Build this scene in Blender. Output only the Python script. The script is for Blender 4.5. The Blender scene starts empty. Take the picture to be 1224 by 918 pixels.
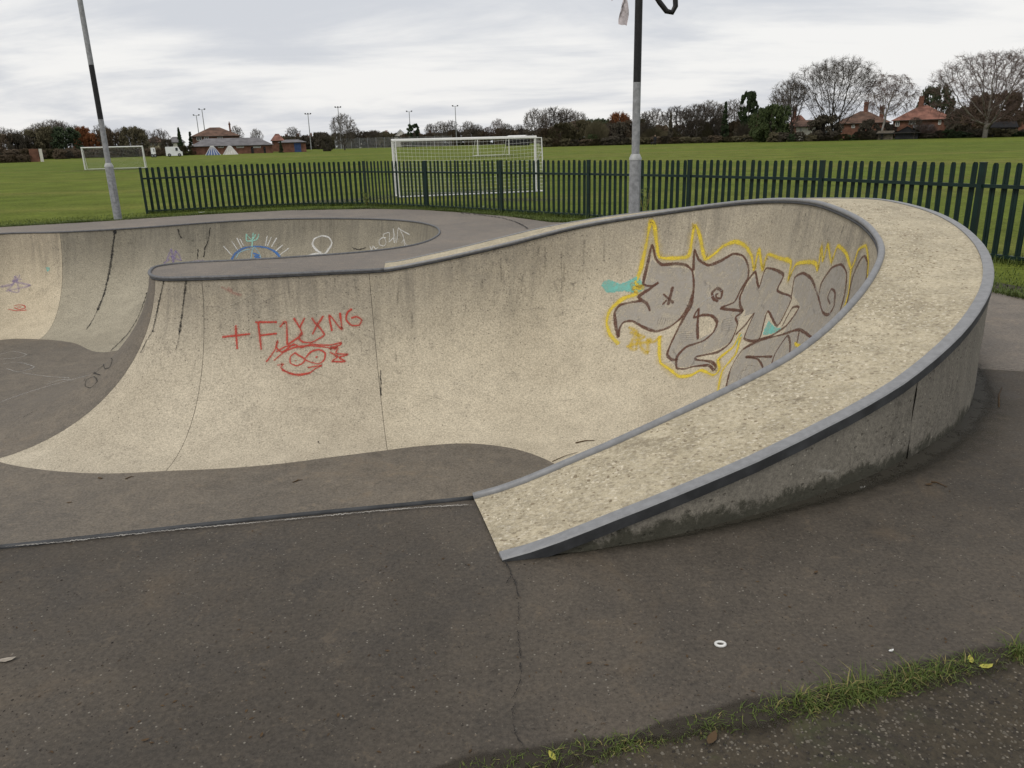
import bpy, bmesh, math, random
from mathutils import Vector, Matrix
from mathutils.bvhtree import BVHTree
import numpy as np

scene = bpy.context.scene
C = scene.collection
R_ = math.radians
rnd = random.Random(7)

# ------------------------------------------------------------------ camera, world, sun, exposure
F_PX, CX, CY, CAM_H = 920.0, 612.0, 459.0, 1.6
PITCH, ROLL = R_(17.4), R_(1.5)
_f = Vector((0, math.cos(PITCH), -math.sin(PITCH)))
_r0 = Vector((1, 0, 0)); _u0 = Vector((0, math.sin(PITCH), math.cos(PITCH)))
_r = _r0*math.cos(ROLL) - _u0*math.sin(ROLL)
_u = _u0*math.cos(ROLL) + _r0*math.sin(ROLL)
CAM = Vector((0, 0, CAM_H))
cam_d = bpy.data.cameras.new('camera'); cam = bpy.data.objects.new('camera', cam_d); C.objects.link(cam)
cam_d.sensor_width = 36.0; cam_d.lens = 36.0*F_PX/1224.0
cam_d.clip_start = 0.05; cam_d.clip_end = 6000
m = Matrix(((_r.x, _u.x, -_f.x, 0), (_r.y, _u.y, -_f.y, 0), (_r.z, _u.z, -_f.z, CAM_H), (0, 0, 0, 1)))
cam.matrix_world = m
scene.camera = cam
scene.render.resolution_x = 1024; scene.render.resolution_y = 768

SUN_EL, SUN_AZ = R_(52), R_(225)          # azimuth clockwise from +Y
EXPOSURE = 0.0

def nd(nt, t, ins=None, **props):
    n = nt.nodes.new(t)
    for k, v in props.items(): setattr(n, k, v)
    for k, v in (ins or {}).items():
        s = n.inputs[k]
        if isinstance(v, bpy.types.NodeSocket): nt.links.new(v, s)
        else: s.default_value = v
    return n
def c4(c): return (c[0], c[1], c[2], 1.0)
def mixc(nt, f, a, b, blend='MIX'):
    n = nt.nodes.new('ShaderNodeMix'); n.data_type = 'RGBA'; n.blend_type = blend; n.clamp_factor = True
    for i, v in ((0, f), (6, a), (7, b)):
        if isinstance(v, bpy.types.NodeSocket): nt.links.new(v, n.inputs[i])
        else: n.inputs[i].default_value = c4(v) if isinstance(v, (tuple, list)) else v
    return n.outputs[2]
def mth(nt, op, a, b=0.0, c=0.0, clamp=False):
    n = nt.nodes.new('ShaderNodeMath'); n.operation = op; n.use_clamp = clamp
    for i, v in enumerate((a, b, c)):
        if isinstance(v, bpy.types.NodeSocket): nt.links.new(v, n.inputs[i])
        else: n.inputs[i].default_value = v
    return n.outputs[0]
def ramp(nt, f, lo, hi, a=0.0, b=1.0):
    n = nt.nodes.new('ShaderNodeMapRange'); n.interpolation_type = 'SMOOTHSTEP'
    nt.links.new(f, n.inputs[0])
    for i, v in enumerate((lo, hi, a, b)): n.inputs[i+1].default_value = v
    return n.outputs[0]
def noise(nt, vec, scale, detail=4, rough=.55, dist=0.0):
    n = nd(nt, 'ShaderNodeTexNoise', {'Vector': vec, 'Scale': scale, 'Detail': detail, 'Roughness': rough, 'Distortion': dist})
    return n.outputs[0]
def vmap(nt, vec, scale=(1, 1, 1), loc=(0, 0, 0), rot=(0, 0, 0)):
    n = nd(nt, 'ShaderNodeMapping', {'Vector': vec, 'Scale': scale, 'Location': loc, 'Rotation': rot}); return n.outputs[0]

world = bpy.data.worlds.new('World'); scene.world = world; world.use_nodes = True
nt = world.node_tree; nt.nodes.clear()
sky = nd(nt, 'ShaderNodeTexSky', sky_type='NISHITA')
sky.sun_disc = False; sky.sun_elevation = SUN_EL; sky.sun_rotation = SUN_AZ; sky.air_density = 1.2; sky.dust_density = 3.0
tc = nd(nt, 'ShaderNodeTexCoord').outputs['Generated']
sep = nd(nt, 'ShaderNodeSeparateXYZ', {0: tc})
zz = mth(nt, 'ADD', mth(nt, 'MAXIMUM', sep.outputs[2], 0.0), 0.20)
pl = nd(nt, 'ShaderNodeCombineXYZ', {0: mth(nt, 'DIVIDE', sep.outputs[0], zz), 1: mth(nt, 'DIVIDE', sep.outputs[1], zz), 2: 0.0}).outputs[0]
n1 = noise(nt, vmap(nt, pl, (.62, 1.05, 1), (3.2, 1.1, 0), (0, 0, R_(14))), 1.0, 9, .56, .5)
n2 = noise(nt, vmap(nt, pl, (.9, 2.2, 1), (7.1, 4.3, 2)), 1.0, 6, .58, .5)
cl = mth(nt, 'ADD', mth(nt, 'MULTIPLY', n1, .68), mth(nt, 'MULTIPLY', n2, .32))
cf = ramp(nt, cl, .41, .575)
cloud = mixc(nt, cf, (6.75, 6.95, 7.4), (9.5, 9.4, 9.25))
skycol = mixc(nt, .93, sky.outputs[0], cloud)
bg = nd(nt, 'ShaderNodeBackground', {'Color': skycol, 'Strength': 0.1})
out = nd(nt, 'ShaderNodeOutputWorld', {'Surface': bg.outputs[0]})

sun_d = bpy.data.lights.new('sun', 'SUN'); sun = bpy.data.objects.new('sun', sun_d); C.objects.link(sun)
sun_d.energy = 1.4; sun_d.angle = R_(20); sun_d.color = (1.0, .95, .87)
sd = Vector((math.sin(SUN_AZ)*math.cos(SUN_EL), math.cos(SUN_AZ)*math.cos(SUN_EL), math.sin(SUN_EL)))
sun.rotation_euler = sd.to_track_quat('Z', 'Y').to_euler()
sun.location = (0, 0, 30)
vs = scene.view_settings
vs.view_transform = 'Standard'; vs.look = 'None'; vs.gamma = 1.0; vs.use_curve_mapping = False; vs.exposure = EXPOSURE

# ------------------------------------------------------------------ helpers
def ray(x, y): return _r*((x-CX)/F_PX) - _u*((y-CY)/F_PX) + _f
def G(x, y, z=0.0):
    d = ray(x, y); t = (z-CAM_H)/d.z; return CAM + d*t
def PX(P):
    v = Vector(P)-CAM; w = v.dot(_f); return CX+F_PX*v.dot(_r)/w, CY-F_PX*v.dot(_u)/w
def at(x, D, z=0.0):
    """point on the level z standing in the column of the picture where the horizon crosses x, D metres away"""
    yh = CY-F_PX*math.tan(PITCH) - (x-CX)*math.tan(ROLL)
    d = ray(x, yh); k = D/math.hypot(d.x, d.y)
    return Vector((d.x*k, d.y*k, z))

class MB:
    def __init__(s): s.v = []; s.f = []; s.uv = None
    def add(s, vs_, fs):
        o = len(s.v); s.v += [tuple(p) for p in vs_]; s.f += [tuple(i+o for i in f) for f in fs]
    def box(s, x0, x1, y0, y1, z0, z1):
        s.add([(x0,y0,z0),(x1,y0,z0),(x1,y1,z0),(x0,y1,z0),(x0,y0,z1),(x1,y0,z1),(x1,y1,z1),(x0,y1,z1)],
              [(0,3,2,1),(4,5,6,7),(0,1,5,4),(1,2,6,5),(2,3,7,6),(3,0,4,7)])
    def tube(s, path, rad, n=6, cap=True, closed=False):
        P = [Vector(p) for p in path]; k = len(P)
        if not hasattr(rad, '__len__'): rad = [rad]*k
        vs_ = []; ref = None
        for i in range(k):
            if closed: t = P[(i+1) % k]-P[i-1]
            else: t = P[min(i+1, k-1)]-P[max(i-1, 0)]
            if t.length < 1e-9: t = Vector((0, 0, 1))
            t.normalize()
            if ref is None: ref = Vector((0, 0, 1)) if abs(t.z) < .9 else Vector((1, 0, 0))
            a = ref - t*ref.dot(t)
            if a.length < 1e-6: a = t.orthogonal()
            a.normalize(); ref = a; b = t.cross(a)
            for j in range(n):
                w = 2*math.pi*j/n; vs_.append(P[i] + (a*math.cos(w)+b*math.sin(w))*rad[i])
        fs = []
        for i in range(k if closed else k-1):
            i2 = (i+1) % k
            for j in range(n):
                j2 = (j+1) % n; fs.append((i*n+j, i*n+j2, i2*n+j2, i2*n+j))
        if cap and not closed: fs += [tuple(range(n-1, -1, -1)), tuple((k-1)*n+j for j in range(n))]
        s.add(vs_, fs)
    def build(s, name, mat, parent=None, smooth=False):
        return mobj(name, s.v, s.f, mat, parent, smooth)
def mobj(name, v, f, mat, parent=None, smooth=False):
    me = bpy.data.meshes.new(name); me.from_pydata([tuple(p) for p in v], [], f); me.update()
    if smooth: me.polygons.foreach_set('use_smooth', [True]*len(me.polygons))
    if mat is not None: me.materials.append(mat)
    o = bpy.data.objects.new(name, me); C.objects.link(o)
    if parent is not None: o.parent = parent
    return o
def tag(o, label=None, cat=None, group=None, kind=None):
    if label: o['label'] = label
    if cat: o['category'] = cat
    if group: o['group'] = group
    if kind: o['kind'] = kind
    return o
def empty(name, loc=(0, 0, 0), rz=0.0, label=None, cat=None, group=None):
    o = bpy.data.objects.new(name, None); C.objects.link(o); o.location = loc; o.rotation_euler = (0, 0, rz)
    o.empty_display_size = .1
    return tag(o, label, cat, group)
def copy_tree(o, parent=None):
    c = o.copy(); C.objects.link(c); c.parent = parent
    for ch in list(o.children): copy_tree(ch, c)
    return c

# ------------------------------------------------------------------ materials
def mat_new(name):
    m_ = bpy.data.materials.new(name); m_.use_nodes = True; t = m_.node_tree; t.nodes.clear()
    o = t.nodes.new('ShaderNodeOutputMaterial'); b = t.nodes.new('ShaderNodeBsdfPrincipled')
    t.links.new(b.outputs[0], o.inputs[0]); b.inputs['Specular IOR Level'].default_value = .3
    return m_, t, b
def bump(t, b, h, strength, dist):
    n = nd(t, 'ShaderNodeBump', {'Height': h, 'Strength': strength, 'Distance': dist}); t.links.new(n.outputs[0], b.inputs['Normal'])
def simple(name, col, rough=.7, var=.18, scale=3.0, metal=0.0, bmp=0.0):
    m_, t, b = mat_new(name)
    tc = nd(t, 'ShaderNodeTexCoord').outputs['Object']
    n = noise(t, tc, scale, 5)
    k = ramp(t, n, .3, .7, 1-var, 1+var)
    h = nd(t, 'ShaderNodeVectorMath', {0: col, 1: (1, 1, 1)}, operation='MULTIPLY')
    s = nd(t, 'ShaderNodeVectorMath', {0: h.outputs[0], 'Scale': k}, operation='SCALE')
    t.links.new(s.outputs[0], b.inputs['Base Color'])
    b.inputs['Roughness'].default_value = rough; b.inputs['Metallic'].default_value = metal
    if bmp: bump(t, b, noise(t, tc, scale*8, 4), bmp, .01)
    return m_
def concrete(name, ca, cb, streak=1.0, speck=1.0, uvs=True, tint=True, rough=.82, algae=0.0):
    m_, t, b = mat_new(name)
    tcn = nd(t, 'ShaderNodeTexCoord'); tc = tcn.outputs['Object']
    big = noise(t, tc, .6, 8, .62, .3); mid = noise(t, tc, 3.6, 10, .70, .15); fine = noise(t, tc, 46, 5, .7); grain = noise(t, tc, 130, 3, .8)
    col = mixc(t, ramp(t, big, .34, .66), ca, cb)
    k = mth(t, 'ADD', ramp(t, mid, .28, .72, .90, 1.07), mth(t, 'ADD', ramp(t, fine, .34, .66, -.26, .17), ramp(t, grain, .36, .64, -.24, .20)))
    col = mixc(t, 1.0, col, nd(t, 'ShaderNodeCombineXYZ', {0: k, 1: k, 2: k}).outputs[0], 'MULTIPLY')
    # dirt blotches with a ragged shape of their own
    bl = noise(t, vmap(t, tc, (1.3, 1.3, .8), (5, 2, 1)), 1.0, 12, .78, .4)
    col = mixc(t, ramp(t, bl, .57, .63, 0, .22), col, (.155, .14, .112))
    if uvs and streak:
        uv = tcn.outputs['UV']; su = nd(t, 'ShaderNodeSeparateXYZ', {0: uv})
        st = noise(t, vmap(t, uv, (8.0, .50, 1)), 1.0, 8, .68)
        st2 = noise(t, vmap(t, uv, (.9, .30, 1), (3, 1, 0)), 1.0, 5, .6)
        thin = noise(t, vmap(t, uv, (34.0, 1.1, 1), (1, 7, 0)), 1.0, 5, .6)
        msk = mth(t, 'MULTIPLY', ramp(t, su.outputs[1], .02, 1.5, 1.0, 0.0), ramp(t, st2, .34, .62))
        f = mth(t, 'MULTIPLY', ramp(t, st, .38, .68), msk, clamp=True)
        col = mixc(t, mth(t, 'MULTIPLY', f, .55*streak), col, (.095, .088, .075))
        f2 = mth(t, 'MULTIPLY', mth(t, 'MULTIPLY', ramp(t, thin, .60, .74), ramp(t, fine, .35, .6)), msk, clamp=True)
        col = mixc(t, mth(t, 'MULTIPLY', f2, .65*streak), col, (.05, .046, .04))
        # grime below the rim, broken up by the texture of the surface
        col = mixc(t, mth(t, 'MULTIPLY', mth(t, 'MULTIPLY', ramp(t, su.outputs[1], .0, 1.3, 1.0, 0.0), ramp(t, mid, .34, .62, .35, 1.0)), .50*streak), col, (.155, .142, .122))
    mo = noise(t, vmap(t, tc, (1, 1, .7), (3, 8, 1)), 11.0, 12, .86, .2)
    mreg = noise(t, vmap(t, tc, (1, 1, 1), (12, 3, 5)), 1.1, 6, .65, .3)
    mf = mth(t, 'MULTIPLY', ramp(t, mo, .535, .60), ramp(t, mreg, .42, .62))
    if uvs and streak: mf = mth(t, 'MULTIPLY', mf, ramp(t, su.outputs[1], .2, 2.0, 1.0, .22))
    col = mixc(t, mth(t, 'MULTIPLY', mf, .68), col, (.075, .068, .056))
    sc = noise(t, vmap(t, tc, (1, 1, 1), (2, 9, 4)), 17.0, 12, .85, .2)
    col = mixc(t, ramp(t, sc, .57, .64, 0, .35), col, (.58, .53, .43))
    v1 = nd(t, 'ShaderNodeTexVoronoi', {'Vector': vmap(t, tc, (1, 1, 1.25)), 'Scale': 30.0, 'Randomness': 1.0})
    rr = nd(t, 'ShaderNodeSeparateColor', {0: v1.outputs['Color']})
    dens = mth(t, 'SUBTRACT', ramp(t, bl, .42, .60, .95, .86), mth(t, 'MULTIPLY', ramp(t, mreg, .40, .62), (ramp(t, su.outputs[1], .3, 1.9, .26, .0) if (uvs and streak) else .15)))
    pit = mth(t, 'MULTIPLY', ramp(t, v1.outputs['Distance'], .16, .36, 1, 0), mth(t, 'GREATER_THAN', rr.outputs[0], dens))
    lit = mth(t, 'MULTIPLY', ramp(t, v1.outputs['Distance'], .10, .20, 1, 0), mth(t, 'GREATER_THAN', rr.outputs[1], .88))
    col = mixc(t, mth(t, 'MULTIPLY', mth(t, 'MULTIPLY', pit, ramp(t, rr.outputs[2], .1, .9, .25, 1.0)), .68*speck, clamp=True), col, (.055, .048, .038))
    col = mixc(t, mth(t, 'MULTIPLY', lit, .55*speck), col, (.62, .58, .48))
    if algae:
        sz = nd(t, 'ShaderNodeSeparateXYZ', {0: tc}).outputs[2]
        al = mth(t, 'ADD', noise(t, vmap(t, tc, (3.4, 3.4, 2.4), (1, 4, 2)), 1.0, 14, .82, .3), ramp(t, sz, .0, .20, .20, -.13))
        col = mixc(t, ramp(t, al, .53, .64, 0, algae), col, (.022, .023, .013))
        wh = noise(t, vmap(t, tc, (3, 3, 9), (7, 1, 3)), 1.0, 8, .75, .4)
        col = mixc(t, ramp(t, wh, .62, .70, 0, .55), col, (.42, .40, .36))
    if tint:
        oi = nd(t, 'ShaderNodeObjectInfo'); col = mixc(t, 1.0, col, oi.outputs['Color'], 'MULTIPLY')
    t.links.new(col, b.inputs['Base Color']); b.inputs['Roughness'].default_value = rough
    h = mth(t, 'ADD', mth(t, 'MULTIPLY', mid, .4), mth(t, 'ADD', mth(t, 'MULTIPLY', fine, .45), mth(t, 'MULTIPLY', pit, -.6)))
    bump(t, b, h, .5, .014)
    return m_
def asphalt(name, c0, c1, chips=1.0, moss=0.0, scale=1.0, rough=(.62, .9), tint=False, chipt=.90):
    m_, t, b = mat_new(name)
    tc = nd(t, 'ShaderNodeTexCoord').outputs['Object']
    big = noise(t, vmap(t, tc, (1, 1, 1), (4, 9, 2)), .55, 7, .62, .5); mid = noise(t, tc, 3.2, 12, .74, .3); fine = noise(t, tc, 60*scale, 4, .8)
    col = mixc(t, ramp(t, big, .33, .67), c0, c1)
    k = mth(t, 'ADD', ramp(t, mid, .28, .72, .80, 1.18), ramp(t, fine, .25, .75, -.36, .36))
    col = mixc(t, 1.0, col, nd(t, 'ShaderNodeCombineXYZ', {0: k, 1: k, 2: k}).outputs[0], 'MULTIPLY')
    # brown dried-mud patches and pale scuffs
    br = noise(t, vmap(t, tc, (1, 1, 1), (1, 3, 7)), 1.3, 8, .7, .8)
    col = mixc(t, ramp(t, br, .55, .74, 0, .30), col, (c1[0]*1.75, c1[1]*1.5, c1[2]*1.18))
    sc = noise(t, vmap(t, tc, (2.2, 5.5, 1), (8, 1, 0), (0, 0, .5)), 1.0, 7, .7, 1.0)
    col = mixc(t, ramp(t, sc, .64, .76, 0, .35), col, (c1[0]*2.3, c1[1]*2.3, c1[2]*2.3))
    cr_ = noise(t, vmap(t, tc, (1, 1, 1), (6, 2, 8)), 9.0, 12, .84, .2)
    col = mixc(t, ramp(t, cr_, .55, .61, 0, .42), col, (c1[0]*1.6, c1[1]*1.5, c1[2]*1.35))
    col = mixc(t, ramp(t, cr_, .45, .39, 0, .45), col, (c0[0]*.5, c0[1]*.5, c0[2]*.5))
    dk = noise(t, vmap(t, tc, (1, 1, 1), (9, 5, 3)), 2.1, 10, .7, .4)
    col = mixc(t, ramp(t, dk, .58, .72, 0, .34), col, (c0[0]*.45, c0[1]*.46, c0[2]*.48))
    if chips:
        v1 = nd(t, 'ShaderNodeTexVoronoi', {'Vector': tc, 'Scale': 78.0*scale})
        rr = nd(t, 'ShaderNodeSeparateColor', {0: v1.outputs['Color']})
        lit = mth(t, 'MULTIPLY', ramp(t, v1.outputs['Distance'], .16, .34, 1, 0), mth(t, 'GREATER_THAN', rr.outputs[0], chipt))
        drk = mth(t, 'MULTIPLY', ramp(t, v1.outputs['Distance'], .16, .34, 1, 0), mth(t, 'GREATER_THAN', rr.outputs[1], .84))
        lc = mixc(t, rr.outputs[2], (.27, .25, .21), (.15, .115, .08))
        col = mixc(t, mth(t, 'MULTIPLY', lit, .6*chips), col, lc)
        col = mixc(t, mth(t, 'MULTIPLY', drk, .55*chips), col, (.022, .020, .018))
        v2 = nd(t, 'ShaderNodeTexVoronoi', {'Vector': tc, 'Scale': 9.0})
        r2 = nd(t, 'ShaderNodeSeparateColor', {0: v2.outputs['Color']})
        spot = mth(t, 'MULTIPLY', ramp(t, v2.outputs['Distance'], .05, .11, 1, 0), mth(t, 'GREATER_THAN', r2.outputs[0], .82))
        col = mixc(t, mth(t, 'MULTIPLY', spot, .55*chips), col, (.02, .019, .018))
    if moss:
        mo = noise(t, vmap(t, tc, (1, 1, 1), (2, 2, 2)), 2.6, 8, .72, .6)
        col = mixc(t, ramp(t, mo, .50, .68, 0, moss), col, (.055, .07, .018))
    if tint:
        oi = nd(t, 'ShaderNodeObjectInfo'); col = mixc(t, 1.0, col, oi.outputs['Color'], 'MULTIPLY')
    t.links.new(col, b.inputs['Base Color'])
    t.links.new(ramp(t, mid, .3, .7, rough[0], rough[1]), b.inputs['Roughness'])
    h = mth(t, 'ADD', mth(t, 'MULTIPLY', fine, .6), mth(t, 'MULTIPLY', mid, .5)); bump(t, b, h, .5, .008*max(1, 1/scale))
    return m_
def paint(name, col, dens=.9, soft=.35, grain=55.0):
    m_, t, b = mat_new(name)
    tcn = nd(t, 'ShaderNodeTexCoord'); tc = tcn.outputs['Object']
    u = nd(t, 'ShaderNodeSeparateXYZ', {0: tcn.outputs['UV']}).outputs[0]
    edge = ramp(t, mth(t, 'ABSOLUTE', mth(t, 'SUBTRACT', u, .5)), .5-.5*soft, .5, 1, 0)
    g = ramp(t, noise(t, tc, grain, 4, .7), .30, .55, .45, 1.0)
    g2 = ramp(t, noise(t, tc, 6, 4, .6), .3, .65, .62, 1.0)
    a = mth(t, 'MULTIPLY', mth(t, 'MULTIPLY', edge, g), mth(t, 'MULTIPLY', g2, dens), clamp=True)
    b.inputs['Base Color'].default_value = c4(col); b.inputs['Roughness'].default_value = .7
    t.links.new(a, b.inputs['Alpha'])
    return m_
def grassmat(name, c0, c1, c2, sc=1.0):
    m_, t, b = mat_new(name)
    tc = nd(t, 'ShaderNodeTexCoord').outputs['Object']
    big = noise(t, tc, .035, 5, .6, .4); mid = noise(t, tc, .5, 6, .65); fine = noise(t, vmap(t, tc, (1, 1, .2)), 9*sc, 5, .75)
    st = noise(t, vmap(t, tc, (.02, .16, 1), (0, 0, 0), (0, 0, R_(8))), 1.0, 4, .6)
    col = mixc(t, ramp(t, big, .35, .65), c0, c1)
    col = mixc(t, ramp(t, st, .45, .68, 0, .7), col, c2)
    k = mth(t, 'ADD', ramp(t, mid, .25, .75, .74, 1.24), ramp(t, fine, .25, .75, -.40, .40))
    col = mixc(t, 1.0, col, nd(t, 'ShaderNodeCombineXYZ', {0: k, 1: k, 2: k}).outputs[0], 'MULTIPLY')
    t.links.new(col, b.inputs['Base Color']); b.inputs['Roughness'].default_value = .9; b.inputs['Specular IOR Level'].default_value = .03
    bump(t, b, fine, .8, .05)
    return m_
def leafmat(name, c0, c1, trans=0.0, rough=.7):
    m_, t, b = mat_new(name)
    g = nd(t, 'ShaderNodeNewGeometry').outputs['Random Per Island']
    tc = nd(t, 'ShaderNodeTexCoord').outputs['Object']
    f = mth(t, 'ADD', mth(t, 'MULTIPLY', g, .6), mth(t, 'MULTIPLY', noise(t, tc, .8, 3), .4))
    t.links.new(mixc(t, f, c0, c1), b.inputs['Base Color']); b.inputs['Roughness'].default_value = rough
    b.inputs['Specular IOR Level'].default_value = .15
    return m_

M = {}
M['concrete'] = concrete('bowl_concrete', (.53, .470, .360), (.455, .400, .302))
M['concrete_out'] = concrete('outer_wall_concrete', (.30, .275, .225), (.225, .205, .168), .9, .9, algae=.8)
M['joint'] = simple('joint_dark', (.085, .076, .062), .95)
M['tar'] = simple('bitumen_seam', (.022, .021, .02), .75, .3, 20)
M['floor'] = asphalt('bowl_floor_surface', (.128, .112, .093), (.155, .133, .106), .45, 0, .7)
M['pave'] = asphalt('pavement_surface', (.055, .0465, .037), (.080, .067, .0525), 1.0)
M['pave_b'] = asphalt('rear_deck_surface', (.150, .132, .114), (.185, .160, .134), .6, 0, .8)
M['path'] = asphalt('path_surface', (.034, .028, .019), (.052, .042, .028), 1.3, .5, .95, (.6, .95), chipt=.55)
M['steel'] = simple('weathered_steel', (.225, .228, .235), .5, .11, 26, .2, .12)
M['steel_m'] = simple('dull_steel', (.12, .122, .128), .55, .2, 30, .2, .15)
M['steel_d'] = simple('dark_shade_line', (.045, .047, .050), .6, .3, 9, .1, .1)
M['galv'] = simple('galvanised_pole', (.255, .262, .272), .55, .20, 14, .1)
M['black'] = simple('black_paint', (.012, .012, .013), .45, .3, 20)
M['fence'] = simple('green_powder_coat', (.0055, .019, .0155), .5, .2, 5)
M['white'] = simple('white_paint', (.62, .62, .60), .5, .08, 3)
M['net'] = simple('net_cord', (.68, .68, .64), .9, .1, 2)
M['field'] = grassmat('field_grass', (.116, .142, .027), (.094, .126, .022), (.150, .150, .040))
M['blade'] = leafmat('grass_blade', (.045, .075, .014), (.110, .135, .034), rough=.55)
M['blade_dry'] = leafmat('dry_blade', (.24, .20, .085), (.16, .15, .05), rough=.6)
M['moss'] = simple('moss_and_silt', (.030, .032, .018), .95, .5, 9, 0, .8)

# exposed aggregate deck of the raised corner
m_, t, b = mat_new('exposed_aggregate'); tc = nd(t, 'ShaderNodeTexCoord').outputs['Object']
big = noise(t, tc, 1.1, 6, .65, .5); mid = noise(t, tc, 6, 6, .65); fine = noise(t, tc, 60, 4, .7)
col = mixc(t, ramp(t, big, .35, .66), (.455, .398, .285), (.36, .312, .218))
va = nd(t, 'ShaderNodeTexVoronoi', {'Vector': vmap(t, tc, (1, 1.6, 1), (0, 0, 0), (0, 0, .6)), 'Scale': 38.0}); ra = nd(t, 'ShaderNodeSeparateColor', {0: va.outputs['Color']})
chip = ramp(t, va.outputs['Distance'], .30, .55, 1, 0)
pal = mixc(t, ra.outputs[1], (.21, .17, .115), (.60, .545, .43))
worn = ramp(t, big, .36, .60, .25, 1.0)
col = mixc(t, mth(t, 'MULTIPLY', mth(t, 'MULTIPLY', chip, mth(t, 'GREATER_THAN', ra.outputs[0], .40)), worn), col, pal)
k = mth(t, 'ADD', ramp(t, mid, .25, .75, .82, 1.14), ramp(t, fine, .2, .8, -.12, .12))
col = mixc(t, 1.0, col, nd(t, 'ShaderNodeCombineXYZ', {0: k, 1: k, 2: k}).outputs[0], 'MULTIPLY')
dk = noise(t, vmap(t, tc, (1, 1, 1), (4, 4, 4)), 2.4, 14, .80, .5)
col = mixc(t, ramp(t, dk, .52, .62, 0, .55), col, (.18, .148, .098))
rs = noise(t, vmap(t, tc, (1, 1, 1), (9, 2, 6)), 44.0, 8, .86, .2)
col = mixc(t, ramp(t, rs, .53, .59, 0, .6), col, (.58, .52, .40))
col = mixc(t, ramp(t, rs, .47, .41, 0, .6), col, (.19, .155, .105))
t.links.new(col, b.inputs['Base Color']); b.inputs['Roughness'].default_value = .85
bump(t, b, mth(t, 'ADD', mth(t, 'MULTIPLY', chip, .6), fine), .6, .008)
M['deck'] = m_

# ------------------------------------------------------------------ the bowl: rim curve and toe curve
FZ = -1.9
def rimp(x, y, z=0.0): return G(x, y, z)
def toep(x, y): return G(x, y, FZ)
W = lambda x, y, z=0.0: Vector((x, y, z))
T = lambda x, y: Vector((x, y, FZ))
CT = [  # rim, toe, mark
 (W(-12.2, 6.6), T(-10.4, 7.5), 'cut'), (W(-10.2, 4.0), T(-9.2, 5.7), ''), (W(-7.5, 2.75), T(-7.5, 4.7), 'cut'), (W(-4.6, 2.58), T(-4.8, 4.55), ''),
 (rimp(0, 655), T(-2.5, 4.9), 'cut'), (rimp(300, 622), T(-1.5, 5.05), ''), (rimp(566, 596), T(-.6, 5.2), 'pocket'),
 (rimp(700, 546, .151), T(-.3, 5.38), ''), (rimp(796, 503, .261), T(-.05, 5.55), ''), (rimp(868, 469, .345), T(.15, 5.75), ''),
 (rimp(940, 431, .443), T(.35, 5.95), 'cut'), (rimp(988, 395, .543), T(.52, 6.15), ''), (rimp(1031, 349, .68), T(.66, 6.4), ''),
 (rimp(1052, 311, .793), T(.74, 6.6), ''), (rimp(1052, 292, .85), T(.78, 6.8), ''), (rimp(1035.6, 270, .916), T(.8, 7.0), ''),
 (rimp(1007, 253.6, .956), T(.78, 7.25), ''), (rimp(968, 241.6, .955), T(.72, 7.5), ''), (rimp(916, 240, .872), T(.62, 7.75), ''),
 (rimp(868, 244, .789), toep(672, 560), ''), (rimp(796, 253.6, .653), toep(645, 546), ''), (rimp(700, 269, .481), toep(610, 535.5), ''),
 (rimp(596, 294.5, .251), toep(560, 530), ''), (rimp(517.6, 312, .098), toep(505, 533), ''), (rimp(459, 322.7), toep(478, 536), 'endpocket'), (rimp(441, 323.7), toep(463, 538), 'cut'),
 (rimp(400, 325.5), toep(400, 546), ''), (rimp(338, 328.5), toep(338, 554), ''), (rimp(281, 331), toep(268, 560), ''),
 (rimp(241, 332.3), toep(198, 563), 'cut'), (rimp(215, 333), toep(130, 566), ''), (rimp(197, 333), toep(55, 562), ''),
 (rimp(185.5, 331.5), toep(-8, 550), 'dark'), (rimp(179, 328), toep(-48, 528), ''), (rimp(180.5, 323), T(-7.6, 10.0), ''),
 (rimp(187, 319.3), T(-7.6, 11.1), ''), (rimp(204, 316.4), T(-7.0, 12.3), ''), (rimp(235, 314), T(-6.3, 13.1), ''),
 (rimp(280, 312), T(-5.5, 13.7), 'cut'), (rimp(338, 308.8), T(-4.6, 14.15), ''), (rimp(436, 301.5), T(-3.6, 14.6), ''),
 (rimp(485, 295.3), T(-3.2, 14.9), ''), (rimp(509.6, 289.2), T(-3.05, 15.1), ''), (rimp(523, 281.9), T(-3.0, 15.35), ''),
 (rimp(525.5, 277), T(-3.0, 15.55), ''), (rimp(519.4, 270.8), T(-3.05, 15.75), ''), (rimp(497.4, 265.6), T(-3.3, 16.0), ''),
 (rimp(460.6, 262.6), T(-3.7, 16.2), ''), (rimp(399, 261.3), T(-4.6, 16.5), 'cut'), (rimp(338, 262), T(-5.6, 16.4), ''),
 (rimp(289, 264), T(-6.2, 15.7), ''), (rimp(240, 267.2), T(-6.8, 14.7), ''), (rimp(190, 271), toep(125, 421), ''),
 (rimp(137, 274.5), toep(86, 409.5), ''), (rimp(71.4, 277.8), toep(47, 405.6), 'cut'), (rimp(0, 279.8), toep(0, 406.5), ''),
 (W(-12.6, 13.4), T(-10.75, 12.8), 'cut'), (W(-13.0, 10.0), T(-11.0, 10.1), ''),
]
n_ct = len(CT)
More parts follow.
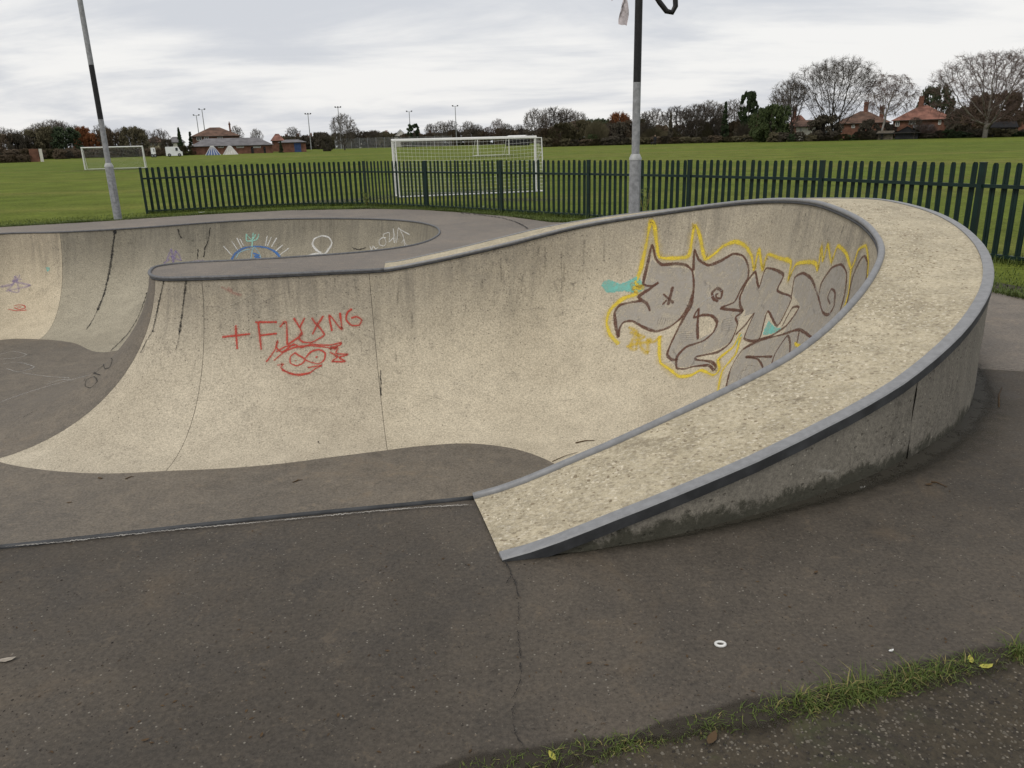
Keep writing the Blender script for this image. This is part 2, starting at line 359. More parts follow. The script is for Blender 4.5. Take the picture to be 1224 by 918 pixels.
def cr(pts, i, t):
    p0, p1, p2, p3 = pts[(i-1) % n_ct], pts[i], pts[(i+1) % n_ct], pts[(i+2) % n_ct]
    d = [max((b_-a_).length, 1e-3)**.5 for a_, b_ in ((p0, p1), (p1, p2), (p2, p3))]
    t0, t1 = 0.0, d[0]; t2 = t1+d[1]; t3 = t2+d[2]; x = t1+(t2-t1)*t
    a1 = p0*((t1-x)/(t1-t0))+p1*((x-t0)/(t1-t0)); a2 = p1*((t2-x)/(t2-t1))+p2*((x-t1)/(t2-t1)); a3 = p2*((t3-x)/(t3-t2))+p3*((x-t2)/(t3-t2))
    b1 = a1*((t2-x)/(t2-t0))+a2*((x-t0)/(t2-t0)); b2 = a2*((t3-x)/(t3-t1))+a3*((x-t1)/(t3-t1))
    return b1*((t2-x)/(t2-t1))+b2*((x-t1)/(t2-t1))
RIM, TOE, IDX, MARK = [], [], [], {}
rp = [c[0] for c in CT]; tp = [c[1] for c in CT]
for i in range(n_ct):
    L = max((rp[(i+1) % n_ct]-rp[i]).length, (tp[(i+1) % n_ct]-tp[i]).length)
    k = max(3, int(math.ceil(L/.14)))
    MARK[len(RIM)] = CT[i][2]
    for j in range(k):
        a = cr(rp, i, j/k); c_ = cr(tp, i, j/k); a.z = max(a.z, 0.0); c_.z = FZ
        RIM.append(a); TOE.append(c_)
NR = len(RIM)
PH = R_(82); NP = 16
def prof(rim, toe, q):
    """q = 0 rim .. 1 toe along a quarter-pipe profile"""
    ph = PH*(1-q); h = math.sin(ph)/math.sin(PH); v = (1-math.cos(ph))/(1-math.cos(PH))
    return Vector((toe.x+(rim.x-toe.x)*h, toe.y+(rim.y-toe.y)*h, toe.z+(rim.z-toe.z)*v))
GRID = [[prof(RIM[i], TOE[i], j/NP) for j in range(NP+1)] for i in range(NR)]
ARC = [0.0]
for i in range(1, NR): ARC.append(ARC[-1]+(RIM[i]-RIM[i-1]).length*.6+(TOE[i]-TOE[i-1]).length*.4)
cuts = [i for i in sorted(MARK) if MARK[i] in ('cut', 'dark')]
iP0 = [i for i in MARK if MARK[i] == 'pocket'][0]; iP1 = [i for i in MARK if MARK[i] == 'endpocket'][0]; iDK = [i for i in MARK if MARK[i] == 'dark'][0]

bowl = empty('skate_bowl', (0, 0, 0), 0, 'sunken concrete skate bowl with spray-painted walls and a raised curling corner', 'skate bowl')
def panel(i0, i1, mat, tint):
    idx = [i % NR for i in range(i0, i1+1)]
    V = []; UV = []; Fc = []
    u0 = 0.0; prev = None
    for n_, i in enumerate(idx):
        if prev is not None: u0 += (RIM[i]-RIM[prev]).length*.6+(TOE[i]-TOE[prev]).length*.4
        prev = i
        v0 = 0.0
        for j in range(NP+1):
            p = GRID[i][j].copy()
            if j: v0 += (GRID[i][j]-GRID[i][j-1]).length
            # pull the two ends back a few millimetres: a real open joint
            if n_ == 0: q_ = GRID[idx[1]][j]-p; p += q_.normalized()*.0028 if q_.length > .03 else q_*.2
            if n_ == len(idx)-1: q_ = GRID[idx[-2]][j]-p; p += q_.normalized()*.0028 if q_.length > .03 else q_*.2
            V.append(p); UV.append((u0+ARC[i0 % NR], v0))
    for a in range(len(idx)-1):
        for j in range(NP):
            q = a*(NP+1)+j; Fc.append((q, q+1, q+NP+2, q+NP+1))
    o = mobj('concrete_panel', V, Fc, mat, bowl, True)
    uvl = o.data.uv_layers.new(name='UVMap')
    for lp in o.data.loops: uvl.data[lp.index].uv = UV[lp.vertex_index]
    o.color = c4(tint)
    return o
TINTS = {}
def set_tint(px_mark, col): pass
tint_by = []
for k, i0 in enumerate(cuts):
    i1 = cuts[(k+1) % len(cuts)]
    if i1 <= i0: i1 += NR
    mid = RIM[((i0+i1)//2) % NR]
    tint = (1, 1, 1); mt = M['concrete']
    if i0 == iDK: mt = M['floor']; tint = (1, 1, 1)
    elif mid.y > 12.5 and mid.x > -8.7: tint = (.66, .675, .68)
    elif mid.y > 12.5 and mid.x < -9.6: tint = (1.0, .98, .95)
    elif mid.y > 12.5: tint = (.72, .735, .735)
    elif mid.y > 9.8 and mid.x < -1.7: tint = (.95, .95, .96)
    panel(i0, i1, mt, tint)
# backing just behind the open joints
V = []; Fc = []
for i in range(NR):
    for j in range(NP+1):
        t_ = (GRID[(i+1) % NR][j]-GRID[i-1][j]); s_ = GRID[i][min(j+1, NP)]-GRID[i][max(j-1, 0)]
        n_ = t_.cross(s_); n_.normalize()
        V.append(GRID[i][j] - n_*.012)
for i in range(NR):
    for j in range(NP):
        a = i*(NP+1)+j; c_ = ((i+1) % NR)*(NP+1)+j; Fc.append((a, a+1, c_+1, c_))
mobj('joint_filler', V, Fc, M['joint'], bowl, True)
# floor slab
def fill_loops(loops, z, name, mat, parent=None):
    bm = bmesh.new(); es = []
    for lp in loops:
        vs_ = [bm.verts.new((p[0], p[1], z)) for p in lp]
        es += [bm.edges.new((vs_[i], vs_[(i+1) % len(vs_)])) for i in range(len(vs_))]
    bmesh.ops.triangle_fill(bm, use_beauty=True, use_dissolve=False, edges=es, normal=(0, 0, 1))
    bmesh.ops.recalc_face_normals(bm, faces=bm.faces)
    for f_ in bm.faces:
        if f_.normal.z < 0: f_.normal_flip()
    me = bpy.data.meshes.new(name); bm.to_mesh(me); bm.free(); me.materials.append(mat)
    o = bpy.data.objects.new(name, me); C.objects.link(o); o.parent = parent
    return o
fill_loops([[(p.x, p.y) for p in TOE]], FZ+.001, 'bowl_floor', M['floor'], bowl)

# ---- raised corner: outer edge
OCP = [(600,671),(707,638.4),(796,603.5),(860,575),(892,560),(987.6,517),(1083.5,462),(1155,402),(1184,368.6),(1192,335),(1189,311),(1172,285),(1131,258),(1083.5,244),(1036,236)]
OD = []
for a, b_ in zip(OCP[:-1], OCP[1:]):
    for q in range(40): OD.append((a[0]+(b_[0]-a[0])*q/40, a[1]+(b_[1]-a[1])*q/40))
PI = list(range(iP0, iP1+1)); OUT = []
for n_, i in enumerate(PI):
    tg = RIM[min(i+1, NR-1)]-RIM[i-1]
    if n_ == 0: tg = RIM[i+2]-RIM[i]
    nrm = Vector((tg.y, -tg.x, 0)).normalized(); w_ = .60+.06*min(1, n_/12)
    OUT.append(RIM[i]+nrm*w_)
# bring the visible stretch of the outer edge onto the outline it has in the photograph, keeping its height
for n_, o_ in enumerate(OUT):
    x, y = PX(o_)
    if x > 1040 or o_.y < 8.0:
        qx, qy = min(OD, key=lambda c: (c[0]-x)**2+(c[1]-y)**2)
        d_ = math.hypot(qx-x, qy-y)
        if d_ < 16: OUT[n_] = G(qx, qy, o_.z)
for _ in range(14):
    S = OUT[:]
    for n_ in range(1, len(OUT)-1): OUT[n_] = Vector(((S[n_-1].x+2*S[n_].x+S[n_+1].x)/4, (S[n_-1].y+2*S[n_].y+S[n_+1].y)/4, S[n_].z))
OUT[0] = G(600, 671, 0.0)
NPK = len(PI)
SW, SH = .054, .048      # steel angle: top flange and side flange
inn = [RIM[i] for i in PI]
dv = []; df = []
ND = 8
edge_in = []
for n_ in range(NPK):
    d_ = (inn[n_]-OUT[n_]); d_.z = 0; L = d_.length; d_.normalize()
    e_ = OUT[n_]+d_*SW; edge_in.append(e_)
    for j in range(ND+1):
        p = inn[n_].lerp(e_, j/ND); p = p.copy(); p.z += .006+.004*math.sin(j*math.pi/ND); dv.append(p)
for n_ in range(NPK-1):
    for j in range(ND):
        a = n_*(ND+1)+j; df.append((a, a+1, a+ND+2, a+ND+1))
mobj('sloping_deck', dv, df, M['deck'], bowl, True)
mb = MB(); vv = []; ff = []
for n_ in range(NPK):
    o_ = OUT[n_]; e_ = edge_in[n_]; out = (o_-e_).normalized()
    z1 = o_.z+.014
    vv += [Vector((e_.x, e_.y, z1-.016)), Vector((e_.x, e_.y, z1)), Vector((o_.x, o_.y, z1)), Vector((o_.x+out.x*.006, o_.y+out.y*.006, z1-.006))]
for n_ in range(NPK-1):
    for j in range(3): a = n_*4+j; ff.append((a, a+1, a+5, a+4))
ff += [(0, 3, 2, 1)]
mobj('edging_top', vv, ff, M['steel'], bowl)
vv = []; ff = []
for n_ in range(NPK):
    o_ = OUT[n_]; e_ = edge_in[n_]; out = (o_-e_).normalized(); z1 = o_.z+.008; zb = max(z1-SH, -.02)
    vv += [Vector((o_.x+out.x*.006, o_.y+out.y*.006, z1)), Vector((o_.x+out.x*.006, o_.y+out.y*.006, zb)), Vector((o_.x-out.x*.01, o_.y-out.y*.01, zb))]
for n_ in range(NPK-1):
    for j in range(2): a = n_*3+j; ff.append((a, a+1, a+4, a+3))
mobj('edging_side', vv, ff, M['steel_d'], bowl)
# outer retaining wall, in poured bays with a joint between them
bays = [0]
acc = 0
for n_ in range(1, NPK):
    acc += (OUT[n_]-OUT[n_-1]).length
    if acc > 2.3: bays.append(n_); acc = 0
bays.append(NPK-1)
for a0, a1 in zip(bays[:-1], bays[1:]):
    if a1-a0 < 2: continue
    vv = []; ff = []; uv = []; s_ = 0; NZ = 6
    for n_ in range(a0, a1+1):
        o_ = OUT[n_]; out = (o_-edge_in[n_]).normalized()
        if n_ > a0: s_ += (OUT[n_]-OUT[n_-1]).length
        p0 = Vector((o_.x-out.x*.004, o_.y-out.y*.004, 0))
        if n_ == a0 and a0: p0 += (OUT[n_+1]-o_).normalized()*.004
        if n_ == a1 and a1 < NPK-1: p0 += (OUT[n_-1]-o_).normalized()*.004
        zt = o_.z-.03
        for j in range(NZ+1):
            z_ = zt+(-.06-zt)*j/NZ; wob = .003*math.sin(s_*9+j*1.7)
            vv.append((p0.x+out.x*wob, p0.y+out.y*wob, z_)); uv.append((s_+a0, max(0, zt-z_)))
    for n_ in range(a1-a0):
        for j in range(NZ): q = n_*(NZ+1)+j; ff.append((q, q+NZ+1, q+NZ+2, q+1))
    o = mobj('outer_wall', vv, ff, M['concrete_out'], bowl, True); o.color = (1, 1, 1, 1)
    ul = o.data.uv_layers.new(name='UVMap')
    for lp in o.data.loops: ul.data[lp.index].uv = uv[lp.vertex_index]
vv = []; ff = []
for n_ in range(NPK):
    o_ = OUT[n_]; out = (o_-edge_in[n_]).normalized()
    vv += [(o_.x-out.x*.02, o_.y-out.y*.02, o_.z-.02), (o_.x-out.x*.02, o_.y-out.y*.02, -.06)]
for n_ in range(NPK-1): ff.append((n_*2, n_*2+2, n_*2+3, n_*2+1))
mobj('joint_filler', vv, ff, M['joint'], bowl, True)
# steel coping all round the rim
def seg_tube(i0, i1, r, mat, name, dz=.0):
    P = [RIM[i % NR]+Vector((0, 0, dz)) for i in range(i0, i1+1)]
    mb = MB(); mb.tube(P, r, 8); return mb.build(name, mat, bowl, True)
seg_tube(iP0-40 if iP0 > 40 else 0, iP0, .013, M['steel_d'], 'coping', .002)
seg_tube(iP0, iP1, .022, M['steel'], 'coping', .008)
seg_tube(iP1, iDK+18, .023, M['steel_m'], 'coping', .006)
seg_tube(iDK+18, NR-1, .020, M['steel_m'], 'coping', .006)
seg_tube(NR-1, NR+max(1, iP0-40), .013, M['steel_d'], 'coping', .002)

# thin dark tube standing in for the shadow line just under the pipe
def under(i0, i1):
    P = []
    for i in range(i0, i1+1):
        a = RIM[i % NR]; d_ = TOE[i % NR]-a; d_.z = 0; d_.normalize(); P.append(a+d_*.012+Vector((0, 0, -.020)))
    mb = MB(); mb.tube(P, .013, 6); mb.build('coping_shade_line', M['steel_d'], bowl, True)
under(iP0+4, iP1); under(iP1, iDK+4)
# ------------------------------------------------------------------ pavement, path, ground
def Gl(pts): return [(G(*p).x, G(*p).y) for p in pts]
front_edge = Gl([(545, 918), (640, 905), (730, 887), (850, 858), (960, 836), (1060, 812), (1130, 797), (1224, 772)])
e0 = Vector(front_edge[0]); e1 = Vector(front_edge[-1]); ed = (e1-e0).normalized()
front_ext = [tuple(e0-ed*9)]+front_edge+[tuple(e1+ed*8.5)]
rear_edge = Gl([(1300, 372), (1224, 357), (1192, 350)]) + Gl([(700, 266), (660, 265.5), (616, 259.5), (557, 254), (500, 250.5), (440, 249.5), (340, 251.5), (250, 256), (180, 260.5), (130, 264), (60, 268), (0, 271.5)])
hole = [(RIM[i].x, RIM[i].y) for i in range(NR) if not (iP0 < i < iP1)]
hole = [(RIM[i].x, RIM[i].y) for i in range(0, iP0+1)] + [(OUT[n_].x-(OUT[n_]-edge_in[n_]).x*.4, OUT[n_].y-(OUT[n_]-edge_in[n_]).y*.4) for n_ in range(0, NPK)] + [(RIM[i].x, RIM[i].y) for i in range(iP1, NR)]
def wob(pts, amp, step, seed):
    r_ = random.Random(seed); o = []
    for a, b_ in zip(pts[:-1], pts[1:]):
        a = Vector(a); b_ = Vector(b_); L = (b_-a).length; k = max(1, int(L/step))
        nn = Vector((-(b_-a).y, (b_-a).x)).normalized()
        for q in range(k): o.append(tuple(a.lerp(b_, q/k)+nn*r_.uniform(-amp, amp)))
    return o+[tuple(pts[-1])]
outer = wob(front_ext, .018, .08, 3) + [(10.5, 6.5), (10.5, 8.2)] + wob(rear_edge, .05, .25, 4) + [(-16, 15.0), (-17, 6), (-16, -3)]
pave = fill_loops([outer, hole], 0.0, 'pavement', M['pave']); tag(pave, kind='structure')
def bisect(o, co, no, clear_outer):
    bm = bmesh.new(); bm.from_mesh(o.data)
    bmesh.ops.bisect_plane(bm, geom=bm.verts[:]+bm.edges[:]+bm.faces[:], plane_co=co, plane_no=no, clear_outer=clear_outer, clear_inner=not clear_outer)
    bm.to_mesh(o.data); bm.free()
jA, jB = G(1184, 441.5), G(1224, 444)
jn = Vector((-(jB-jA).y, (jB-jA).x, 0)).normalized()
pave_b = pave.copy(); pave_b.data = pave.data.copy(); C.objects.link(pave_b); pave_b.name = 'rear_deck'
pave_b.data.materials.clear(); pave_b.data.materials.append(M['pave_b'])
bisect(pave, jA, jn, True); bisect(pave_b, jA, jn, False)
# the ground sheet with an opening where the pavement and bowl lie
cxy = Vector((-3, 8))
def zg(D): return -.03+max(0.0, (D-45.0)*.0056)
NRG = 96
ring0 = [(45*math.sin(6.28318*i/NRG), 45*math.cos(6.28318*i/NRG)) for i in range(NRG)]
gnd = fill_loops([ring0, [tuple(Vector(p)+(cxy-Vector(p)).normalized()*.15) for p in outer]], -.03, 'ground', M['field']); tag(gnd, kind='structure')
bm = bmesh.new(); bm.from_mesh(gnd.data)
prev = {}
bm.verts.ensure_lookup_table()
near_ring = [min(bm.verts, key=lambda v: (v.co.x-x)**2+(v.co.y-y)**2) for x, y in ring0]
for R__ in (60, 90, 130, 180, 240, 320, 600, 1200, 2600):
    new = [bm.verts.new((R__*math.sin(6.28318*i/NRG), R__*math.cos(6.28318*i/NRG), zg(min(R__, 330)))) for i in range(NRG)]
    for i in range(NRG):
        f_ = bm.faces.new((near_ring[i], new[i], new[(i+1) % NRG], near_ring[(i+1) % NRG])); f_.normal_update()
        if f_.normal.z < 0: f_.normal_flip()
    near_ring = new
bm.to_mesh(gnd.data); bm.free()
def GT(x, y):
    """point of the gently rising field under a pixel"""
    D = 60.0
    for _ in range(60):
        p = G(x, y, zg(D)); D = .5*D+.5*math.hypot(p.x, p.y)
    return G(x, y, zg(D))
# dark gritty path at the viewer's feet, below the grass edge
pth = [tuple(Vector(p)+Vector((ed.y, -ed.x))*-.0) for p in wob(front_ext, .01, .2, 9)]
nrm_ = Vector((ed.y, -ed.x))
path = fill_loops([pth+[tuple(Vector(front_ext[-1])+nrm_*3.2), tuple(Vector(front_ext[0])+nrm_*3.2)]], -.007, 'path', M['path']); tag(path, kind='structure')
# the path strip on the far side of the pavement
q0 = [Vector(p) for p in Gl([(1192, 350), (1224, 357), (1300, 372)])]
strip = [tuple(q) for q in q0]+[tuple(q+Vector((.35, .85))) for q in reversed(q0)]
strip = fill_loops([[tuple(Vector(p)+Vector((.03, .10))) for p in strip]], -.024, 'path', M['path']); tag(strip, kind='structure')

# ------------------------------------------------------------------ palisade fence
FP = [Vector(p) for p in ((9.6, 3.0), (7.95, 6.45), (6.2, 10.3), (5.1, 12.8), (3.5, 15.1), (1.8, 17.2), (-.1, 19.2), (-2.1, 21.1), (-4.05, 22.85), (-6.0, 23.3), (-8.0, 22.75), (-10.0, 21.9))]
fence = empty('palisade_fence', (FP[2].x, FP[2].y, -.03), 0, 'dark green steel palisade fence along the edge of the playing field', 'fence')
def fence_local(p, z): return Vector((p.x-FP[2].x, p.y-FP[2].y, z))
# one picket: a W-pressed pale with a rounded head
pv = []; xs = (-.039, -.02, 0, .02, .039); ys = (0, -.013, -.003, -.013, 0)
for z_, sc in ((0, 1), (1.15, 1), (1.185, .9), (1.205, .6)):
    for x_, y_ in zip(xs, ys): pv.append((x_*sc, y_, z_))
nb = len(pv)
for p in list(pv): pv.append((p[0], p[1]+.004, p[2]))
pf = []
for r_ in range(3):
    for c_ in range(4):
        a = r_*5+c_; pf.append((a, a+1, a+6, a+5)); pf.append((a+nb, a+nb+5, a+nb+6, a+nb+1))
    for c_ in (0, 4): a = r_*5+c_; pf.append((a, a+5, a+5+nb, a+nb))
for c_ in range(4): a = 15+c_; pf.append((a, a+1, a+1+nb, a+nb))
pk_me = bpy.data.meshes.new('picket'); pk_me.from_pydata(pv, [], pf); pk_me.materials.append(M['fence'])
pm = MB(); pm.box(-.034, .034, .012, .075, -.1, 1.23); pm.box(-.037, .037, .009, .078, 1.23, 1.24)
po_me = None
for i, (a, b_) in enumerate(zip(FP[:-1], FP[1:])):
    d_ = b_-a; L = d_.length; d_.normalize(); rz = math.atan2(d_.y, d_.x)
    nrm = Vector((-d_.y, d_.x))
    # posts
    for q in ((a,) if i < len(FP)-2 else (a, b_)):
        if po_me is None:
            o = pm.build('post', M['fence'], fence); po_me = o.data
        else:
            o = bpy.data.objects.new('post', po_me); C.objects.link(o); o.parent = fence
        o.location = fence_local(q, 0); o.rotation_euler = (0, 0, rz)
    for zr in (.92, .05):
        mb = MB()
        A = fence_local(a+nrm*.006, 0); B = fence_local(b_+nrm*.006, 0); nn = Vector((nrm.x, nrm.y, 0))
        q = [A, B, B+nn*.04, A+nn*.04]
        mb.add([p+Vector((0, 0, zr)) for p in q]+[p+Vector((0, 0, zr+.045)) for p in q], [(0,3,2,1),(4,5,6,7),(0,1,5,4),(1,2,6,5),(2,3,7,6),(3,0,4,7)])
        mb.build('rail', M['fence'], fence)
    k = int(round(L/.153))
    side = 1
    for j in range(1, k):
        p = a+d_*(L*j/k)
        o = bpy.data.objects.new('picket', pk_me); C.objects.link(o); o.parent = fence
        o.location = fence_local(p, .03+rnd.uniform(-.006, .006)); o.rotation_euler = (rnd.uniform(-.010, .010), rnd.uniform(-.014, .014), rz+rnd.uniform(-.05, .05))

# ------------------------------------------------------------------ lamp columns
def lamp_column(x, y, D, label, bands, H, extra):
    p = at(x, D); o = empty('lamp_column', (p.x, p.y, -.03), 0, label, 'lamp post', None)
    mb = MB(); mb.tube([(0,0,0),(0,0,1.30)], .098, 20, False); mb.build('base_section', M['galv'], o, True)
    mb = MB(); mb.tube([(0,0,1.30),(0,0,1.335),(0,0,1.40)], [.104,.104,.072], 20, False); mb.build('collar', M['galv_l'], o, True)
    mb = MB(); mb.box(-.055, .055, -.103, -.092, .45, .95); mb.build('access_door', M['galv'], o)
    z0 = 1.39
    for z1, mt in bands:
        mb = MB(); r0 = .066-.004*(z0-1.4)/1.0*.5; r1 = .066-.004*(z1-1.4)/1.0*.5
        mb.tube([(0,0,z0),(0,0,z1)], [r0, r1], 20, False); mb.build('shaft_section', M[mt], o, True); z0 = z1
    extra(o)
    return o
M['galv_l'] = simple('worn_collar', (.36, .37, .37), .5, .15, 12, .1)
def zat(x, y, D):
    d = ray(x, y); k = D/math.hypot(d.x, d.y); return CAM_H+d.z*k
def no(o): pass
DL = math.hypot(*G(131, 262.5).xy)
zl1, zl2 = zat(119, 141, DL), zat(109, 76, DL)
def lantern(o):
    mb = MB(); mb.tube([(0,0,7.9),(0,0,8.0),(.25,-.1,8.12),(.7,-.3,8.16)], .035, 10); mb.build('bracket', M['galv'], o, True)
    mb = MB(); mb.box(.62, 1.15, -.5, -.22, 8.08, 8.24); mb.build('lantern', M['galv'], o)
lamp_column(127.5, DL, DL, 'grey lamp post with a black painted band, standing in the open grass edge beyond the bowl', [(zl1, 'galv'), (zl2, 'black'), (8.0, 'galv')], 8, lantern)
DR = 13.6
zr1 = zat(762, 96, DR)
def hooked(o):
    mb = MB()
    zc = zat(795, 2, DR)
    mb.tube([(.06,0,zc+.55),(.10,0,zc+.42),(.20,0,zc+.22),(.33,-.01,zc+.03),(.44,-.02,zc-.10),(.53,-.02,zc-.12),(.58,-.02,zc-.03),(.57,-.02,zc+.12),(.5,-.02,zc+.3)], .042, 10)
    mb.build('bent_bracket', M['black'], o, True)
    mb = MB(); mb.tube([(0,0,5.2),(0,0,5.5),(.2,-.1,5.65),(.5,-.25,5.7)], .035, 10); mb.build('arm', M['black'], o, True)
lamp_column(760, DR, DR, 'lamp post painted black above head height, behind the raised corner of the bowl', [(zr1, 'galv'), (5.3, 'black')], 5.3, hooked)
# torn plastic snagged on the post
zb = zat(749, 0, DR)
pb = at(757, DR, 0)
r2 = random.Random(5); bv = []; bf = []
for i in range(9):
    for j in range(5):
        t_ = i/8
        wd = .10*(1-.55*abs(t_-.55))
        bv.append((-.17+(j-2)/2*wd*.5+.04*math.sin(t_*5+j)-.03*t_, .03*math.sin(j*2.1+i), zb+.22-.58*t_+.02*r2.uniform(-1,1)))
for i in range(8):
    for j in range(4):
        a = i*5+j; bf.append((a, a+1, a+6, a+5))
n0 = len(bv)
for k_ in range(6):
    a0 = (-.08, 0, zb+.22); bv += [a0, (-.12-.05*k_, .02, zb+.26+.012*k_), (-.28-.02*k_, .02*k_, zb+.10-.02*k_)]
    bf.append((n0+3*k_, n0+3*k_+1, n0+3*k_+2))
for k_ in range(5):
    o_ = len(bv); bv += [(-.06, -.05, zb+.3), (-.02, -.06, zb+.3), (.14+.01*k_, -.06, zb-.02+.05*k_)]; bf.append((o_, o_+1, o_+2))
M['plastic'] = simple('torn_plastic', (.55, .50, .52), .6, .12, 8)
o = mobj('plastic_bag', bv, bf, M['plastic'], None, True); o.location = (pb.x, pb.y, 0)
tag(o, 'torn pale plastic bag snagged high on the black lamp post', 'plastic bag')

# ------------------------------------------------------------------ paint on the concrete
bv = [tuple(GRID[i][j]) for i in range(NR) for j in range(NP+1)]
bp = []
for i in range(NR):
    for j in range(NP):
        a = i*(NP+1)+j; c_ = ((i+1) % NR)*(NP+1)+j; bp.append((a, a+1, c_+1, c_))
BVH = BVHTree.FromPolygons(bv, bp)
def cast(x, y, surf):
    d = ray(x, y).normalized()
    if surf == 'wall':
        h, n_, _, dist = BVH.ray_cast(CAM, d, 60)
        if h is None: return None
        if n_.dot(d) > 0: n_ = -n_
        return h, n_, dist
    z_ = {'floor': FZ+.001, 'ground': 0.0}[surf]
    t_ = (z_-CAM_H)/d.z
    if t_ < 0: return None
    return CAM+d*t_, Vector((0, 0, 1)), t_
LIFT = [.0022]
def smooth_px(pts, step=1.3, crv=True):
    out = []
    k = len(pts)
    for i in range(k-1):
        p0, p1, p2, p3 = pts[max(i-1, 0)], pts[i], pts[i+1], pts[min(i+2, k-1)]
        L = math.hypot(p2[0]-p1[0], p2[1]-p1[1]); m_ = max(1, int(L/step))
        for q in range(m_):
            t_ = q/m_
            if crv:
                f0 = -.5*t_+t_*t_-.5*t_**3; f1 = 1-2.5*t_*t_+1.5*t_**3; f2 = .5*t_+2*t_*t_-1.5*t_**3; f3 = -.5*t_*t_+.5*t_**3
                # tension keeps the corners of the lettering
                x_ = f0*p0[0]+f1*p1[0]+f2*p2[0]+f3*p3[0]; y_ = f0*p0[1]+f1*p1[1]+f2*p2[1]+f3*p3[1]
                lx = p1[0]+(p2[0]-p1[0])*t_; ly = p1[1]+(p2[1]-p1[1])*t_
                out.append((lx*.35+x_*.65, ly*.35+y_*.65))
            else: out.append((p1[0]+(p2[0]-p1[0])*t_, p1[1]+(p2[1]-p1[1])*t_))
    out.append(pts[-1]); return out
def strokes(name, lines, wpx, mat, org=(0, 0, 1), surf='wall', parent=None, jit=.12, crv=True, taper=True, label=None, wv=.3, halo=None, jump=.35):
    """ribbons of paint laid on the surface that the strokes touch, one object for each stroke"""
    ox, oy, sc = org
    r_ = random.Random(len(lines)*7+int(wpx*10))
    LIFT[0] += .00018
    for ln in lines:
        P = smooth_px([(ox+x/sc, oy+y/sc) for x, y in ln], 1.3, crv)
        runs = [[]]
        for x, y in P:
            c_ = cast(x+r_.uniform(-jit, jit), y+r_.uniform(-jit, jit), surf)
            if c_ is None: runs.append([]); continue
            if runs[-1] and (c_[0]-runs[-1][-1][0]).length > jump: runs.append([])
            runs[-1].append(c_)
        runs = [r for r in runs if len(r) >= 2]
        if not runs: continue
        run = max(runs, key=len)
        V = []; Fc = []; UV = []; k = len(run); ph0 = r_.uniform(0, 6.28)
        for i in range(k):
            h, n_, dist = run[i]
            t_ = run[min(i+1, k-1)][0]-run[max(i-1, 0)][0]
            if t_.length < 1e-6: t_ = Vector((1, 0, 0))
            b_ = n_.cross(t_).normalized()
            w_ = wpx*dist/F_PX*(1-wv/2+wv*r_.random())*.5*(1+.22*math.sin(i*.13+ph0)+.10*math.sin(i*.37+ph0*2))
            if taper and (i == 0 or i == k-1): w_ *= .6
            o_ = h+n_*(LIFT[0]+.00004*(i % 3))
            V += [o_-b_*w_, o_+b_*w_]; UV += [(0, i), (1, i)]
        for i in range(k-1): Fc.append((2*i, 2*i+2, 2*i+3, 2*i+1))
        o = mobj(name, V, Fc, mat, parent if parent is not None else bowl)
        ul = o.data.uv_layers.new(name='UVMap')
        for lp in o.data.loops: ul.data[lp.index].uv = UV[lp.vertex_index]
        if label: o['label'] = label
    if halo: strokes(name.split('_')[0]+'_overspray', lines, wpx*2.6, halo, org, surf, parent, jit, crv)
def inside(x, y, poly):
    c_ = False; j = len(poly)-1
    for i in range(len(poly)):
        xi, yi = poly[i]; xj, yj = poly[j]
        if (yi > y) != (yj > y) and x < (xj-xi)*(y-yi)/(yj-yi)+xi: c_ = not c_
        j = i
    return c_
def fills(name, polys, mat, org, holes=(), step=1.2, label=None, surf='wall'):
    ox, oy, sc = org
    LIFT[0] += .00018
    hp = [[(ox+x/sc, oy+y/sc) for x, y in h] for h in holes]
    for pl in polys:
        V = []; Fc = []
        Q = smooth_px([(ox+x/sc, oy+y/sc) for x, y in pl+[pl[0]]], 2.0)
        x0, x1 = min(p[0] for p in Q), max(p[0] for p in Q); y0, y1 = min(p[1] for p in Q), max(p[1] for p in Q)
        nx, ny = int((x1-x0)/step)+2, int((y1-y0)/step)+2; ids = {}
        for i in range(nx):
            for j in range(ny):
                x, y = x0+i*step, y0+j*step
                if inside(x, y, Q) and not any(inside(x, y, h) for h in hp):
                    c_ = cast(x, y, surf)
                    if c_: ids[(i, j)] = (len(V), c_[0]); V.append(c_[0]+c_[1]*LIFT[0])
        for (i, j) in ids:
            q = [ids.get(k) for k in ((i, j), (i+1, j), (i+1, j+1), (i, j+1))]
            if all(q) and max((q[a][1]-q[0][1]).length for a in (1, 2, 3)) < .3: Fc.append(tuple(k[0] for k in q))
        if not Fc: continue
        bm = bmesh.new(); vs_ = [bm.verts.new(v) for v in V]
        for f_ in Fc: bm.faces.new([vs_[i] for i in f_])
        # keep only the main connected piece
        seen = set(); best = []
        for f_ in bm.faces:
            if f_ in seen: continue
            st = [f_]; comp = []; seen.add(f_)
            while st:
                g_ = st.pop(); comp.append(g_)
                for e_ in g_.edges:
                    for h_ in e_.link_faces:
                        if h_ not in seen: seen.add(h_); st.append(h_)
            if len(comp) > len(best): best = comp
        bmesh.ops.delete(bm, geom=[f_ for f_ in bm.faces if f_ not in set(best)], context='FACES')
        bmesh.ops.delete(bm, geom=[v for v in bm.verts if not v.link_faces], context='VERTS')
        me = bpy.data.meshes.new(name); bm.to_mesh(me); bm.free(); me.materials.append(mat)
        o = bpy.data.objects.new(name, me); C.objects.link(o); o.parent = bowl
        ul = me.uv_layers.new(name='UVMap')
        for lp in me.loops: ul.data[lp.index].uv = (.5, .5)
        if label: o['label'] = label
PA = {}
PA['grey'] = paint('spray_grey', (.37, .345, .312), .70, .3, 10)
PA['yellow'] = paint('spray_yellow', (.76, .60, .04), 1.0, .65)
